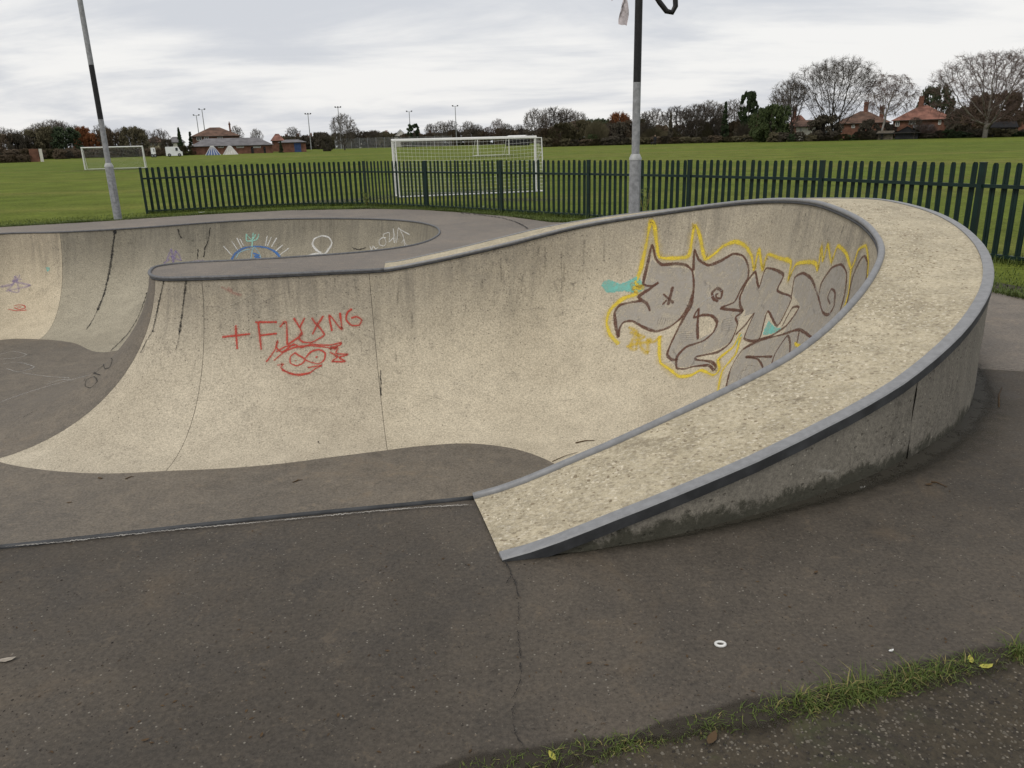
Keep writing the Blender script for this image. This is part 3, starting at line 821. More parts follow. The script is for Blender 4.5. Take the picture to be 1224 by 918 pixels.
PA['brown'] = paint('spray_brown', (.105, .045, .028), .97, .5)
PA['teal'] = paint('spray_teal', (.17, .52, .47), .85, .5, 20)
PA['red'] = paint('spray_red', (.52, .045, .03), 1.0, .7)
PA['blue'] = paint('spray_blue', (.05, .16, .42), .9, .6)
PA['lblue'] = paint('spray_light_blue', (.28, .50, .60), .8, .7)
PA['mint'] = paint('spray_mint', (.32, .62, .52), .85, .6)
PA['chalk'] = paint('spray_white', (.68, .68, .66), .85, .7)
PA['chalk_f'] = paint('faint_chalk', (.46, .45, .43), .70, .9)
PA['purple'] = paint('spray_purple', (.27, .21, .42), .50, 1.0)
PA['blk'] = paint('spray_black', (.015, .015, .015), .9, .7)
PA['tar'] = paint('bitumen', (.012, .011, .011), 1.25, .35, 40)
PA['tar2'] = paint('worn_bitumen', (.016, .015, .014), 1.0, .6, 18)
PA['crack'] = paint('crack_dirt', (.018, .016, .014), 1.2, .5, 60)
PA['stain'] = paint('dirt_stain', (.045, .041, .034), .30, 1.0, 14)
PA['crack_b'] = paint('broken_crack', (.016, .014, .012), 1.15, .6, 14)
PA['hatch'] = paint('faint_hatching', (.12, .10, .09), .45, .8)
A1 = (700, 250, 3.4)
PA['yellow_o'] = paint('yellow_overspray', (.62, .46, .08), .30, 1.0, 16)
PA['red_o'] = paint('red_overspray', (.50, .12, .08), .22, 1.0, 16)
PA['scuff'] = paint('wheel_scuff', (.10, .092, .08), .30, .9, 10)
PA['scuff_l'] = paint('pale_scrape', (.60, .56, .47), .45, .9, 8)
_strokes = None
fills('graffiti_fill', [
 [(268,200),(310,228),(430,245),(440,320),(425,380),(390,440),(340,480),(285,497),(235,480),(190,455),(155,462),(130,510),(118,420),(140,390),(215,372),(240,300)],
 [(445,190),(500,232),(600,185),(655,215),(662,260),(655,290),(625,350),(640,415),(618,470),(590,540),(520,580),(455,605),(510,625),(500,635),(440,640),(370,645),(335,600),(350,540),(395,450),(435,340)],
 [(690,262),(705,318),(735,243),(805,265),(785,325),(835,355),(830,385),(780,475),(740,415),(705,530),(645,525),(680,430),(640,440),(650,415),(625,390),(640,330)],
 [(842,350),(850,280),(885,260),(920,285),(945,350),(960,300),(1000,240),(1040,225),(1060,270),(1050,360),(1010,465),(930,530),(870,490),(800,510),(840,440),(870,395)],
 [(1062,400),(1085,280),(1135,190),(1145,230),(1140,300)],
 [(570,745),(590,650),(640,570),(720,530),(800,512),(870,492),(925,528),(830,600),(720,665)]],
 PA['grey'], A1, [[(465,440),(510,435),(530,460),(515,500),(460,525)]], label='faded grey fill of the big lettering')
fills('graffiti_fill', [[(60,310),(75,290),(100,285),(140,300),(180,285),(215,270),(240,320),(210,345),(160,335),(120,340),(85,340)], [(742,450),(718,512),(770,505),(805,480),(775,478)], [(640,500),(620,520),(600,580),(560,640),(545,665),(575,615),(625,545)]], PA['teal'], A1, label='turquoise patches behind the big lettering')
strokes('graffiti_outline', [
 [(135,550),(100,510),(85,460),(100,410),(150,365),(205,345),(198,318),(225,325),(205,300),(225,240),(245,150),(262,60),(268,46),(280,70),(290,150),(300,195),(350,200),(410,195),(425,170),(440,75),(448,66),(465,110),(485,200),(520,185),(560,150),(610,132),(650,150),(675,190),(685,245),(705,165),(720,245),(740,185),(790,200),(835,215),(825,285),(855,225),(900,215),(935,220),(945,245),(960,150),(965,210),(985,145),(1000,215),(1025,150),(1060,180),(1080,240),(1095,210),(1110,165),(1140,150),(1150,210),(1145,290)],
 [(1080,240),(1070,340),(1052,400),(1035,440)],
 [(300,515),(300,580),(305,625),(340,650),(380,680),(430,675),(470,655),(520,675),(545,650),(540,610),(600,560),(630,505)],
 [(630,520),(610,590),(560,650),(545,700),(535,765)], [(850,545),(880,562),(915,542)]], 5.6, PA['yellow'], A1, label='yellow sprayed outer outline', halo=PA['yellow_o'])
strokes('graffiti_scribble', [[(175,480),(205,500),(180,560),(205,570),(215,510),(225,560),(250,585),(255,530),(275,540),(310,515)], [(165,560),(215,545),(265,540)], [(180,500),(240,520),(200,535)]], 7, paint('spray_yellow_soft', (.62, .44, .04), .6, .95), A1)
strokes('graffiti_lettering', [
 [(262,415),(250,385),(215,357),(260,325),(297,298),(270,313),(235,303),(250,230),(270,145),(285,200),(310,225),(370,222),(410,228),(435,255),(440,320),(425,380),(390,440),(340,480),(285,497),(235,480),(190,455),(155,460),(138,485),(132,520),(122,470),(118,420),(140,390),(190,378),(230,372)],
 [(355,315),(335,390)], [(315,345),(358,382)], [(332,368),(312,388)],
 [(438,250),(443,165),(460,205),(500,228),(550,210),(600,182),(640,190),(662,230),(660,280),(630,330),(605,378),(550,402),(600,410),(640,415),(610,440),(618,470),(590,540),(540,580),(450,600),(450,612),(510,620),(530,640),(522,655),(500,635),(440,640),(400,650),(370,645),(372,600),(410,560),(480,535),(520,500),(535,460),(515,435),(480,430),(440,440),(460,405),(455,470),(457,530)],
 [(440,330),(430,390),(395,450),(350,540),(332,590),(350,612),(375,612)],
 [(540,375),(520,365),(515,340),(535,322),(555,335),(550,362),(532,360),(530,345),(540,345)],
 [(660,290),(690,255),(705,318),(735,240),(805,265),(780,330),(835,355),(830,385),(780,475),(740,415),(705,530),(645,525),(685,425),(650,470),(610,510)],
 [(660,290),(630,350),(628,390),(640,415)], [(705,530),(760,512),(820,470),(868,400),(840,402),(800,475)],
 [(838,352),(850,280),(885,260),(920,285),(945,350),(965,420),(990,428),(1010,395),(1015,340),(1000,325),(985,360),(995,385)],
 [(945,370),(960,300),(1000,240),(1040,225),(1062,260),(1055,340),(1030,430),(1010,465)],
 [(1060,410),(1085,280),(1115,210),(1135,190),(1147,220),(1140,300)],
 [(565,755),(590,650),(640,570),(720,530),(800,510),(870,490),(930,530)], [(650,600),(700,610),(720,640),(715,670)], [(650,600),(760,600)],
 [(750,655),(770,590),(820,515),(832,545),(830,595)], [(870,490),(860,545)]], 4.1, PA['brown'], A1, label='dark brown bubble lettering outline')
strokes('graffiti_highlight', [[(610,320),(622,270),(615,215)], [(262,235),(275,250)], [(470,380),(520,350),(570,320)], [(425,270),(430,300)]], 1.3, PA['chalk_f'], A1)
sr = random.Random(12); hl = []
FILLB = [(150,390,250,470), (280,240,420,450), (350,520,460,620), (470,230,640,400), (540,430,600,540), (660,300,780,400), (860,300,940,450), (980,260,1040,420), (600,640,700,700)]
for q in range(34):
    x0, y0, x1, y1 = sr.choice(FILLB); x = sr.uniform(x0, x1); y = sr.uniform(y0, y1); L = sr.uniform(20, 60); a_ = sr.uniform(.9, 2.1)
    hl.append([(x, y), (x+L*.5*math.cos(a_)+sr.uniform(-6, 6), y+L*.5*math.sin(a_)), (x+L*math.cos(a_), min(y1+20, y+L*math.sin(a_)))])
strokes('graffiti_fade', hl[:20], 6.0, paint('worn_silver', (.50, .48, .44), .34, 1.0, 9), A1)
strokes('graffiti_fade', hl[20:], 5.0, paint('thin_silver', (.20, .185, .165), .30, 1.0, 9), A1)
strokes('graffiti_hatching', [[(380,500+8*i),(440,495+9*i)] for i in range(7)]+[[(560,450+9*i),(600,440+10*i)] for i in range(6)]+[[(290+10*i,470),(300+9*i,440)] for i in range(7)]+[[(655,500),(690,440)],[(668,515),(705,450)],[(610,700),(650,640),(690,640),(680,690)],[(630,660),(660,650)]], 1.0, PA['hatch'], A1)
A2 = (240, 340, 5.3217)
strokes('graffiti_lettering', [
 [(135,335),(315,315)], [(222,258),(232,412)], [(365,240),(375,325),(385,418)], [(345,240),(485,240)], [(375,325),(485,312)],
 [(503,272),(535,235),(546,242),(550,385)], [(590,212),(630,275)], [(660,212),(632,275),(642,318),(552,385)],
 [(705,212),(740,255),(780,200)], [(740,255),(710,320)], [(740,255),(785,318),(740,352),(700,370),(650,366),(625,345),(640,305)],
 [(835,298),(818,195),(895,285),(885,180)], [(962,155),(932,180),(925,225),(960,260),(1008,258),(1022,225),(990,205),(955,215)]], 2.8, PA['red'], A2, crv=True, label='red sprayed lettering', halo=PA['red_o'])
strokes('graffiti_face', [
 [(415,495),(470,420),(490,360),(480,400),(520,430),(590,380),(640,402),(700,380),(760,386),(830,385),(892,370),(885,385),(820,405),(872,402),(860,440),(935,445),(880,465),(918,490),(835,490),(870,460),(820,430)],
 [(465,485),(530,430),(600,400),(700,390),(800,400),(860,412)], [(480,430),(540,395),(600,385)],
 [(600,435),(570,460),(570,500),(610,518),(650,500),(662,475),(620,450),(595,432)], [(665,470),(700,430),(750,415),(790,435),(785,480),(750,505),(700,495),(665,480)],
 [(601,488),(608,484)], [(732,468),(742,456)],
 [(485,515),(525,508),(510,530),(560,565),(620,578),(690,565),(730,535),(770,515),(680,530)], [(515,545),(600,572),(700,560)]], 2.3, PA['red'], A2, label='red doodle of a grinning face', halo=PA['red_o'])
strokes('graffiti_haze', [[(130,15),(200,50),(260,70)], [(170,20),(200,40)]], 5.0, paint('faint_red', (.45, .12, .10), .25, .98), A2)
A3 = (240, 250, 4.08)
strokes('graffiti_arch', [[(148,250),(170,215),(210,190),(260,182),(320,188),(365,210),(388,237)]], 3.0, PA['blue'], A3, label='blue sprayed half circle')
strokes('graffiti_arch', [[(170,240),(185,215),(215,200),(258,192)], [(245,244),(250,205),(262,185),(285,215),(296,244)]], 1.5, PA['lblue'], A3)
strokes('graffiti_scribble', [[(255,215),(285,225),(262,230),(288,238),(262,240)]], 2.4, PA['blue'], A3)
strokes('graffiti_scribble', [[(222,120),(225,155),(270,150),(285,120)], [(255,115),(250,185)], [(222,122),(250,150),(268,122)]], 1.8, PA['mint'], A3)
strokes('graffiti_rays', [[(110,180),(150,225)], [(150,155),(180,200)], [(175,140),(200,190)], [(190,145),(210,180)], [(325,130),(315,180)], [(345,135),(325,180)], [(370,140),(345,185)], [(400,175),(365,205)], [(430,190),(385,225)]], 1.7, PA['chalk'], A3)
strokes('graffiti_loop', [[(528,228),(560,218),(600,222),(625,195),(640,165),(625,138),(590,130),(555,145),(545,170),(560,195),(598,224)]], 3.2, PA['chalk'], A3, label='white sprayed loop')
strokes('graffiti_lettering', [[(825,180),(835,200),(840,180),(855,195),(865,185)], [(905,140),(885,140),(870,155),(875,175),(895,180),(905,160),(890,125),(920,115),(920,160),(940,140),(945,165),(940,95),(955,165),(965,90),(985,125),(1000,170),(1020,180)], [(965,95),(1020,125)], [(980,165),(990,150),(995,185)]], .0+1.5, PA['chalk'], A3, label='thin white tag')
A5 = (0, 240, 2.661)
strokes('graffiti_scribble', [[(530,190),(545,155),(550,195),(560,160),(575,190),(540,175)], [(600,195),(650,191)], [(520,200),(540,185)]], 3.4, PA['purple'], A5)
strokes('graffiti_scribble', [[(0,275),(40,265),(50,240),(60,290),(30,285),(95,270),(40,255),(70,250)], [(20,290),(60,245),(62,235)]], 3.0, PA['purple'], A5)
strokes('graffiti_eye', [[(25,345),(50,350),(85,348)], [(45,335),(60,331),(78,334),(80,342),(60,346),(45,340)], [(55,338),(68,338)]], 1.3, PA['red'], A5)
strokes('graffiti_scribble', [[(146,214),(158,214),(152,224),(150,216)]], 2.0, PA['teal'], A5)
strokes('graffiti_lettering', [[(275,570),(300,560),(310,575),(290,595),(272,590),(275,570)], [(285,545),(320,555),(300,545),(330,525),(300,552)], [(330,520),(345,500),(358,505),(350,530),(335,535),(330,520)], [(268,575),(272,565)]], 1.7, PA['blk'], A5, label='small black tag', jump=2.0, jit=.02)
strokes('chalk_scribble', [[(0,490),(40,480),(85,490),(60,500),(0,505)], [(10,520),(60,515),(110,530),(60,545),(20,535)], [(70,548),(150,560),(220,565),(150,578)], [(150,585),(200,570),(230,572)]], 1.6, PA['chalk_f'], A5, 'floor')
strokes('tar_seam', [[(365,95),(355,180),(345,240),(330,300),(312,345)], [(523,250),(505,330),(487,415)], [(592,252),(583,330),(572,415)]], 2.5, PA['tar2'], A5, jit=.35, wv=.9)
strokes('tar_seam', [[(312,345),(295,380),(275,410)], [(485,415),(465,450),(448,485)], [(572,415),(568,445),(560,475)], [(480,250),(462,310),(440,370),(405,425),(340,490)]], 1.1, PA['tar2'], A5, jit=.3, wv=1.0)
strokes('tar_blob', [[(309,345),(316,346)], [(484,414),(490,416)], [(569,416),(575,417)], [(364,94),(367,105)]], 3.6, PA['tar'], A5)
strokes('crack', [[(565,90),(572,112),(579,118)], [(668,85),(664,120),(652,150),(648,180)], [(630,155),(627,185)], [(1120,150),(1140,155),(1165,150)], [(75,690),(100,675),(118,665)], [(70,605),(90,598)], [(1012,765),(1018,775)], [(1210,540),(1212,620)]], 1.1, PA['crack'], A5, jit=.5, wv=1.2)
A6 = (400, 220, 2.55)
strokes('dirt_streak', [[(195,300),(190,370)], [(690,205),(692,300),(690,330)], [(700,240),(698,300)], [(450,290),(448,320)], [(570,280),(572,315)], [(235,390),(236,440)], [(185,500),(188,540)], [(505,230),(508,300)], [(640,190),(642,260)], [(760,170),(758,250)], [(820,180),(822,240)]], 3.0, PA['stain'], A6, jit=.5)
# cracks in the pavement
strokes('crack', [[(604,672),(609,684),(612,690)], [(612,690),(617,701),(620,716)], [(620,722),(620,745)], [(619,756),(621,778),(622,790)], [(622,794),(623,808),(621,818),(617,830)], [(617,842),(612,850),(613,862)], [(614,868),(616,880),(620,886),(625,894)], [(617,830),(611,838)], [(612,690),(604,700)]], 1.5, PA['crack_b'], (0,0,1), 'ground', pave, .9, False, wv=1.5)
sr = random.Random(31); lines = []
for q in range(26):
    x = sr.uniform(240, 820); y = sr.uniform(350, 500); L = sr.uniform(12, 46); a_ = sr.uniform(-.5, .5); b_ = sr.uniform(-4, 4)
    lines.append([(x, y), (x+L*.5*math.cos(a_), y+L*.5*math.sin(a_)+b_), (x+L*math.cos(a_), y+L*math.sin(a_))])
strokes('wheel_scuff', lines[:16], 1.5, PA['scuff'], (0, 0, 1), jit=.3, wv=1.0)
strokes('scrape', lines[16:], 1.1, PA['scuff_l'], (0, 0, 1), jit=.3, wv=1.2)
lines = []
for q in range(46):
    x = sr.uniform(20, 1180); y = sr.uniform(690, 900); L = sr.uniform(6, 30); a_ = sr.uniform(-.9, .9); b_ = sr.uniform(-3, 3)
    p = G(x+L, y); p0 = G(x, y)
    if inside(p.x, p.y, outer) and inside(p0.x, p0.y, outer): lines.append([(x, y), (x+L*.5, y+L*.5*math.sin(a_)*.5+b_), (x+L, y+L*math.sin(a_)*.5)])
strokes('scrape', lines, 1.0, paint('ground_scrape', (.20, .185, .16), .40, .9, 8), (0, 0, 1), 'ground', pave, .4, wv=1.4)
strokes('crack', [[(1186,440),(1205,443),(1224,444)], [(1190,484),(1224,487)], [(0,655),(80,645),(180,634)]], .9, PA['crack'], (0,0,1), 'ground', pave, .5, False)
strokes('moss_seam', [[(550,254.5),(575,257),(600,261),(618,266),(632,274)]], 2.2, PA['crack'], (0,0,1), 'ground', pave, .5)
strokes('scuff', [[(0,650),(60,646),(200,631),(330,619),(480,605),(560,600)]], 3.0, paint('pale_scuff', (.36,.34,.31), 1.0, .9, 20), (0, 5.2, 1), 'ground', pave, .6)
# ------------------------------------------------------------------ football goals
def net_lines(mb, A, B, Cc, D, nu, nv, r, sag=0.0):
    """cords between the edges A-B (top) and D-C (bottom)"""
    def P(u, v):
        p = A.lerp(B, u).lerp(D.lerp(Cc, u), v); return p
    for i in range(nu+1):
        u = i/nu; mb.tube([P(u, v/6)+Vector((0, 0, -sag*math.sin(math.pi*v/6)*.5)) for v in range(7)], r, 3, False)
    for j in range(nv+1):
        v = j/nv; mb.tube([P(u/12, v)+Vector((0, 0, -sag*math.sin(math.pi*u/12))) for u in range(13)], r, 3, False)
def goal(pa, pb, H, depth_t, depth_b, toward, label, group, net=True, pr=.05, legs=False):
    a = Vector((pa.x, pa.y)); b_ = Vector((pb.x, pb.y)); d_ = b_-a; Wd = d_.length; rz = math.atan2(d_.y, d_.x)
    o = empty('football_goal', (a.x, a.y, zg(a.length)), rz, label, 'goal', group)
    s = toward
    for x in (0, Wd):
        mb = MB(); mb.tube([(x,0,0),(x,0,H)], pr, 10, False); mb.build('post', M['white'], o, True)
    mb = MB(); mb.tube([(-pr,0,H),(Wd+pr,0,H)], pr, 10, False); mb.build('crossbar', M['white'], o, True)
    for x in (0, Wd):
        mb = MB()
        mb.tube([(x,0,H-.02),(x,s*depth_t,H-.03),(x,s*depth_b,.03),(x,0,.03)], pr*.42, 6); mb.build('side_frame', M['white'], o)
        if legs:
            mb = MB(); mb.tube([(x,0,.9),(x,s*depth_t*.9,H-.5)], pr*.35, 6); mb.build('stay', M['white'], o)
    mb = MB(); mb.tube([(0,s*depth_b,.03),(Wd,s*depth_b,.03)], pr*.5, 6); mb.build('ground_bar', M['white'], o)
    mb = MB(); mb.tube([(0,s*depth_t,H-.03),(Wd,s*depth_t,H-.03)], pr*.3, 6); mb.build('back_bar', M['white'], o)
    if net:
        mb = MB(); r = .0026
        V3 = lambda x, y, z: Vector((x, s*y, z))
        nu = int(Wd/.125)
        net_lines(mb, V3(0,0,H), V3(Wd,0,H), V3(Wd,depth_t,H-.04), V3(0,depth_t,H-.04), nu, 4, r)
        net_lines(mb, V3(0,depth_t,H-.04), V3(Wd,depth_t,H-.04), V3(Wd,depth_b,.05), V3(0,depth_b,.05), nu, 15, r, .07)
        for x in (0, Wd): net_lines(mb, V3(x,0,H), V3(x,depth_t,H-.03), V3(x,depth_b,.04), V3(x,0,.04), 6, 15, r)
        n_ = mb.build('net', M['net'], o); n_['kind'] = 'stuff'
    return o
goal(G(473.5, 233.5), G(640.5, 226.5), 1.80, .75, .95, -1, 'white football goal with a white net, close behind the green fence', None, True, .046, True)
goal(GT(102, 203), GT(174, 200.8), 1.95, .5, 1.1, 1, 'white football goal out on the grass, beside the banded lamp post', None, True, .06)
goal(GT(571.5, 186.3), GT(608.6, 184.6), 1.85, .4, .9, 1, 'distant small white football goal framed by the netted goal', None, False, .06)
# white pitch lines
def pitch_line(pts, w, lbl):
    P = [GT(*p) for p in pts]; V = []; Fc = []
    for i, p in enumerate(P):
        t_ = P[min(i+1, len(P)-1)]-P[max(i-1, 0)]; n_ = Vector((-t_.y, t_.x, 0)).normalized()*w/2
        V += [(p.x-n_.x, p.y-n_.y, p.z+.012), (p.x+n_.x, p.y+n_.y, p.z+.012)]
    o = mobj('pitch_marking', V, [(2*i, 2*i+2, 2*i+3, 2*i+1) for i in range(len(P)-1)], M['line']); tag(o, kind='structure')
M['line'] = paint('faded_line', (.52, .54, .46), .62, .5, 9)
pitch_line([(0, 240), (60, 235), (120, 231), (184, 228.5), (240, 226)], .11, '')
pitch_line([(188, 186.5), (217, 197.5)], .16, '')
pitch_line([(232, 189), (262, 193)], .12, '')
pitch_line([(470, 238), (560, 234), (650, 227.5), (700, 224)], .12, '')
pitch_line([(1020, 212), (1100, 208), (1224, 203)], .10, '')

# worn, muddy turf around the goal mouths
def worn(cx_, cy_, rx, ry, rz, z_):
    V = [(cx_, cy_, z_)]; UV = [(.5, 0)]; Fc = []; ca, sa = math.cos(rz), math.sin(rz)
    for r_i, q in enumerate((.5, 1.0)):
        for i in range(40):
            a = 6.28318*i/40; k_ = 1+.12*math.sin(3*a+cx_)+.08*math.sin(7*a); x, y = math.cos(a)*rx*q*k_, math.sin(a)*ry*q*k_
            V.append((cx_+x*ca-y*sa, cy_+x*sa+y*ca, z_)); UV.append((.5+.5*q, 0))
    for i in range(40):
        j = (i+1) % 40; Fc.append((0, 1+i, 1+j)); Fc.append((1+i, 41+i, 41+j, 1+j))
    o = mobj('worn_turf', V, Fc, M['mud']); tag(o, kind='structure')
    ul = o.data.uv_layers.new(name='UVMap')
    for lp in o.data.loops: ul.data[lp.index].uv = UV[lp.vertex_index]
M['mud'] = paint('muddy_turf', (.070, .066, .030), .85, 1.0, 1.3)
worn(-1.6, 27.6, 4.2, 2.2, .3, -.020); worn(-5.2, 25.2, 2.4, 1.2, .4, -.019); worn(.4, 23.6, 2.6, .9, -.5, -.021)
gq = GT(138, 203); worn(gq.x, gq.y, 5.5, 4.0, .2, gq.z+.03)
gq = GT(590, 187); worn(gq.x, gq.y, 5.5, 5.0, .2, gq.z+.03)
# ------------------------------------------------------------------ far buildings
M['brick'] = simple('red_brick', (.150, .072, .050), .9, .3, 1.2)
M['brick2'] = simple('brown_brick', (.115, .062, .045), .9, .3, 1.2)
M['roof_red'] = simple('red_roof_tiles', (.175, .082, .060), .9, .4, .8)
M['roof_brown'] = simple('brown_roof_tiles', (.105, .062, .044), .9, .4, .8)
M['roof_grey'] = simple('grey_slates', (.135, .130, .135), .8, .25, .8)
M['render'] = simple('pale_render', (.60, .58, .53), .85, .12, .5)
M['cream'] = simple('cream_render', (.55, .48, .33), .85, .12, .5)
M['glass'] = simple('window_glass', (.06, .065, .075), .15, .2, .5)
M['wood'] = simple('weathered_timber', (.10, .085, .065), .9, .3, 2)
M['wood_dk'] = simple('black_timber', (.018, .018, .020), .9, .3, 2)
M['wood_lt'] = simple('pale_timber', (.33, .27, .17), .9, .2, 2)
M['green_roof'] = simple('pale_felt_roof', (.33, .38, .37), .9, .2, 2)
M['blue'] = simple('blue_door_paint', (.030, .055, .14), .6, .2, 2)
M['gutter'] = simple('dark_gutter', (.03, .028, .026), .8)
def bearing(p): return math.atan2(p.y, p.x)-math.pi/2
def house(name, x0, x1, y_e, y_r, D, wall, roof, label, cat='house', depth=7.0, hip=.5, wins=(), chims=(), rz=0.0, doors=(), group=None, gable=False, front_gable=False):
    p0, p1 = at(x0, D), at(x1, D); mid = (p0+p1)/2; Wd = (p1-p0).length
    xm = (x0+x1)/2
    z00 = zg(D); he = zat(xm, y_e, D)-z00; hr = zat(xm, y_r, D)-z00
    o = empty(name, (mid.x, mid.y, z00-.02), bearing(mid)+rz, label, cat, group)
    w = Wd/2
    mb = MB(); mb.box(-w, w, 0, depth, 0, he); mb.build('wall', M[wall], o)
    ov = .35
    mb = MB(); W_, d0, d1 = w+ov, -ov, depth+ov
    if front_gable:
        mb.add([(-W_,d0,he),(W_,d0,he),(W_,d1,he),(-W_,d1,he),(0,d0,hr),(0,d1,hr)], [(0,4,5,3),(1,2,5,4),(0,3,2,1)])
        mb2 = MB(); mb2.add([(-w,-.02,he),(w,-.02,he),(0,-.02,hr-.25)], [(0,1,2)]); mb2.build('gable_wall', M[wall], o)
    else:
        k = 0 if gable else min(depth/2*1.0, W_*.95)*hip*2
        k = min(k, W_*.98)
        mb.add([(-W_,d0,he),(W_,d0,he),(W_,d1,he),(-W_,d1,he),(-W_+k,depth/2,hr),(W_-k,depth/2,hr)], [(0,1,5,4),(1,2,5),(2,3,4,5),(3,0,4),(0,3,2,1)])
        if gable:
            mb2 = MB(); mb2.add([(-w,0,he),(-w,depth,he),(-w,depth/2,hr-.2),(w,0,he),(w,depth,he),(w,depth/2,hr-.2)], [(0,2,1),(3,4,5)]); mb2.build('gable_wall', M[wall], o)
    rf = mb.build('roof', M[roof], o)
    mb = MB(); mb.box(-W_, W_, d0-.06, d0+.04, he-.12, he+.02); mb.build('gutter', M['gutter'], rf)
    def lx(px): return (at(px, D)-mid).dot((p1-p0).normalized())
    for (cx_, ct) in chims:
        zt = zat(cx_, ct, D+depth/2)-z00; x_ = lx(cx_)
        mb = MB(); cw = .42 if name != 'pavilion' else .2
        mb.box(x_-cw, x_+cw, depth/2-.4, depth/2+.4, he+.3, zt); mb.box(x_-cw-.08, x_+cw+.08, depth/2-.48, depth/2+.48, zt-.35, zt-.18)
        for q in (-.3, 0, .3) if cw > .3 else (0,): mb.tube([(x_+q, depth/2, zt), (x_+q, depth/2, zt+.35)], .11, 6)
        mb.build('chimney', M['brick'], rf)
    for (wx0, wx1, wy0, wy1) in wins:
        a, b_ = lx(wx0), lx(wx1); zt = zat((wx0+wx1)/2, wy0, D)-z00; zb_ = max(.3, zat((wx0+wx1)/2, wy1, D)-z00)
        mb = MB()
        for q in ((a, a+.09, zb_, zt), (b_-.09, b_, zb_, zt), (a, b_, zt-.09, zt), (a, b_, zb_, zb_+.1), ((a+b_)/2-.04, (a+b_)/2+.04, zb_, zt)):
            mb.box(q[0], q[1], -.10, .02, q[2], q[3])
        f = mb.build('window', M['white'], o)
        mb = MB(); mb.box(a+.05, b_-.05, -.04, .03, zb_+.05, zt-.05); mb.build('pane', M['glass'], f)
    for (wx0, wx1, wy0, mt) in doors:
        a, b_ = lx(wx0), lx(wx1); zt = zat((wx0+wx1)/2, wy0, D)-z00
        mb = MB(); mb.box(a, b_, -.07, .02, .02, zt); dd = mb.build('door', M[mt], o)
        mb = MB(); mb.tube([(b_-.15, -.12, 1.0), (b_-.15, -.12, 1.15)], .03, 6); mb.build('handle', M['steel'], dd)
    return o
# pavilion group on the left
house('pavilion', 232, 288, 162.5, 151.5, 205, 'brick2', 'roof_brown', 'two-storey brick pavilion with a wide brown hipped roof', 'pavilion', 9, .5,
      wins=[(237,243,163.5,168), (246,251.5,163.5,168), (262,268,163.5,167.5)], chims=[(278.5, 147)])
house('changing_rooms', 229, 326, 174.0, 164.5, 188, 'brick', 'roof_grey', 'long low brick changing room block with a grey slate roof', 'building', 9, .35,
      wins=[(261,268,174.6,176.6), (283,292,174.6,176.6), (303,312,174.6,176.6)], doors=[(300,303,175.5,'wood_dk'), (330-15,317.5,175.5,'wood_dk')])
house('store_shed', 334, 366, 170.0, 166.5, 190, 'brick', 'roof_grey', 'flat brick store with a blue roller door', 'shed', 7, .3, doors=[(352,360,170.8,'blue')])
house('bungalow', 326, 340, 168, 159.5, 215, 'brick', 'roof_red', 'small house with an orange tiled roof behind the brick store', 'house', 7, .4)
# left edge houses
house('house', -3, 8, 181, 177, 205, 'render', 'roof_brown', 'white bungalow behind the brown hedge at the tree line', 'house', 7, .4, wins=[(1,4,182,184.5)])
house('house', 24, 40, 178, 172, 225, 'render', 'roof_brown', 'white gabled house under the bare trees', 'house', 7, .2, wins=[(27,30,179,181.5), (34,37,179,181.5)], gable=True)
house('house', 55, 74, 177.5, 171.5, 225, 'cream', 'roof_brown', 'cream house half hidden by the dark evergreens', 'house', 7, .3, wins=[(58,62,178,181), (66,70,178,181)])
house('house', 176, 200, 170, 162.5, 230, 'cream', 'roof_brown', 'cream rendered house with a brown roof beside the brown tree', 'house', 8, .45, wins=[(180,183,171,174), (186,189,171,174), (193,196,171,174)])
house('house', 203, 222, 170, 163, 240, 'render', 'roof_grey', 'pale house with a grey roof near the small conifer', 'house', 8, .35, wins=[(206,209,171,174), (214,217,171,174)])
# the far terrace beyond the field, behind the floodlights
rr = random.Random(11)
xs_ = [343, 357, 372, 386, 420, 436, 449, 462, 500, 514]
for i, x in enumerate(xs_):
    D = 285+rr.uniform(-10, 15); w_ = rr.uniform(11, 14); ye = 168.5-.0262*(x-360)+rr.uniform(-.6, .6)
    house('house', x-w_/2, x+w_/2, ye-2.2, ye-6.5, D, 'brick2' if i % 5 else 'render', 'roof_brown' if i % 2 else 'roof_red', 'small house in the far row of brick and pale houses beyond the floodlights', 'house', 8, .4,
          wins=[(x-4,x-2,ye-1.2,ye+1.5), (x+2,x+4,ye-1.2,ye+1.5)], group='far houses beyond the floodlights', chims=[(x+1, ye-8.5)])
house('house', 472, 487, 162.5, 154.5, 260, 'render', 'roof_brown', 'white fronted gable house between the floodlights', 'house', 9, wins=[(476,482,163.2,165.5)], front_gable=True)
house('marquee', 605, 633, 163.9, 161.4, 205, 'wood_dk', 'white', 'long low white roofed shed behind the netted goal', 'shed', 5, .2)
house('bungalow', 676, 700, 166.5, 162, 172, 'wood_dk', 'roof_grey', 'dark bungalow with a row of white windows under bare trees', 'bungalow', 7, .3, wins=[(681,682.5,164.6,166.8), (683.5,685,164.6,166.8), (686,687.5,164.6,166.8)])
house('outbuilding', 694, 708, 163.8, 161.8, 168, 'wood', 'green_roof', 'low shed with a long pale roof left of the green bush', 'shed', 4, .2)
house('garden_shed', 727, 736, 166.5, 163.5, 165, 'wood_lt', 'wood', 'pale green timber garden shed at the field edge', 'shed', 3, .0, gable=True)
house('garden_shed', 742, 749, 166.5, 163, 165, 'wood_lt', 'roof_brown', 'tan timber garden shed beside the pale one', 'shed', 3, front_gable=True)
house('garden_shed', 749.5, 757, 166, 164, 168, 'render', 'green_roof', 'small white garden shed close to the black lamp post', 'shed', 3, .0, gable=True)
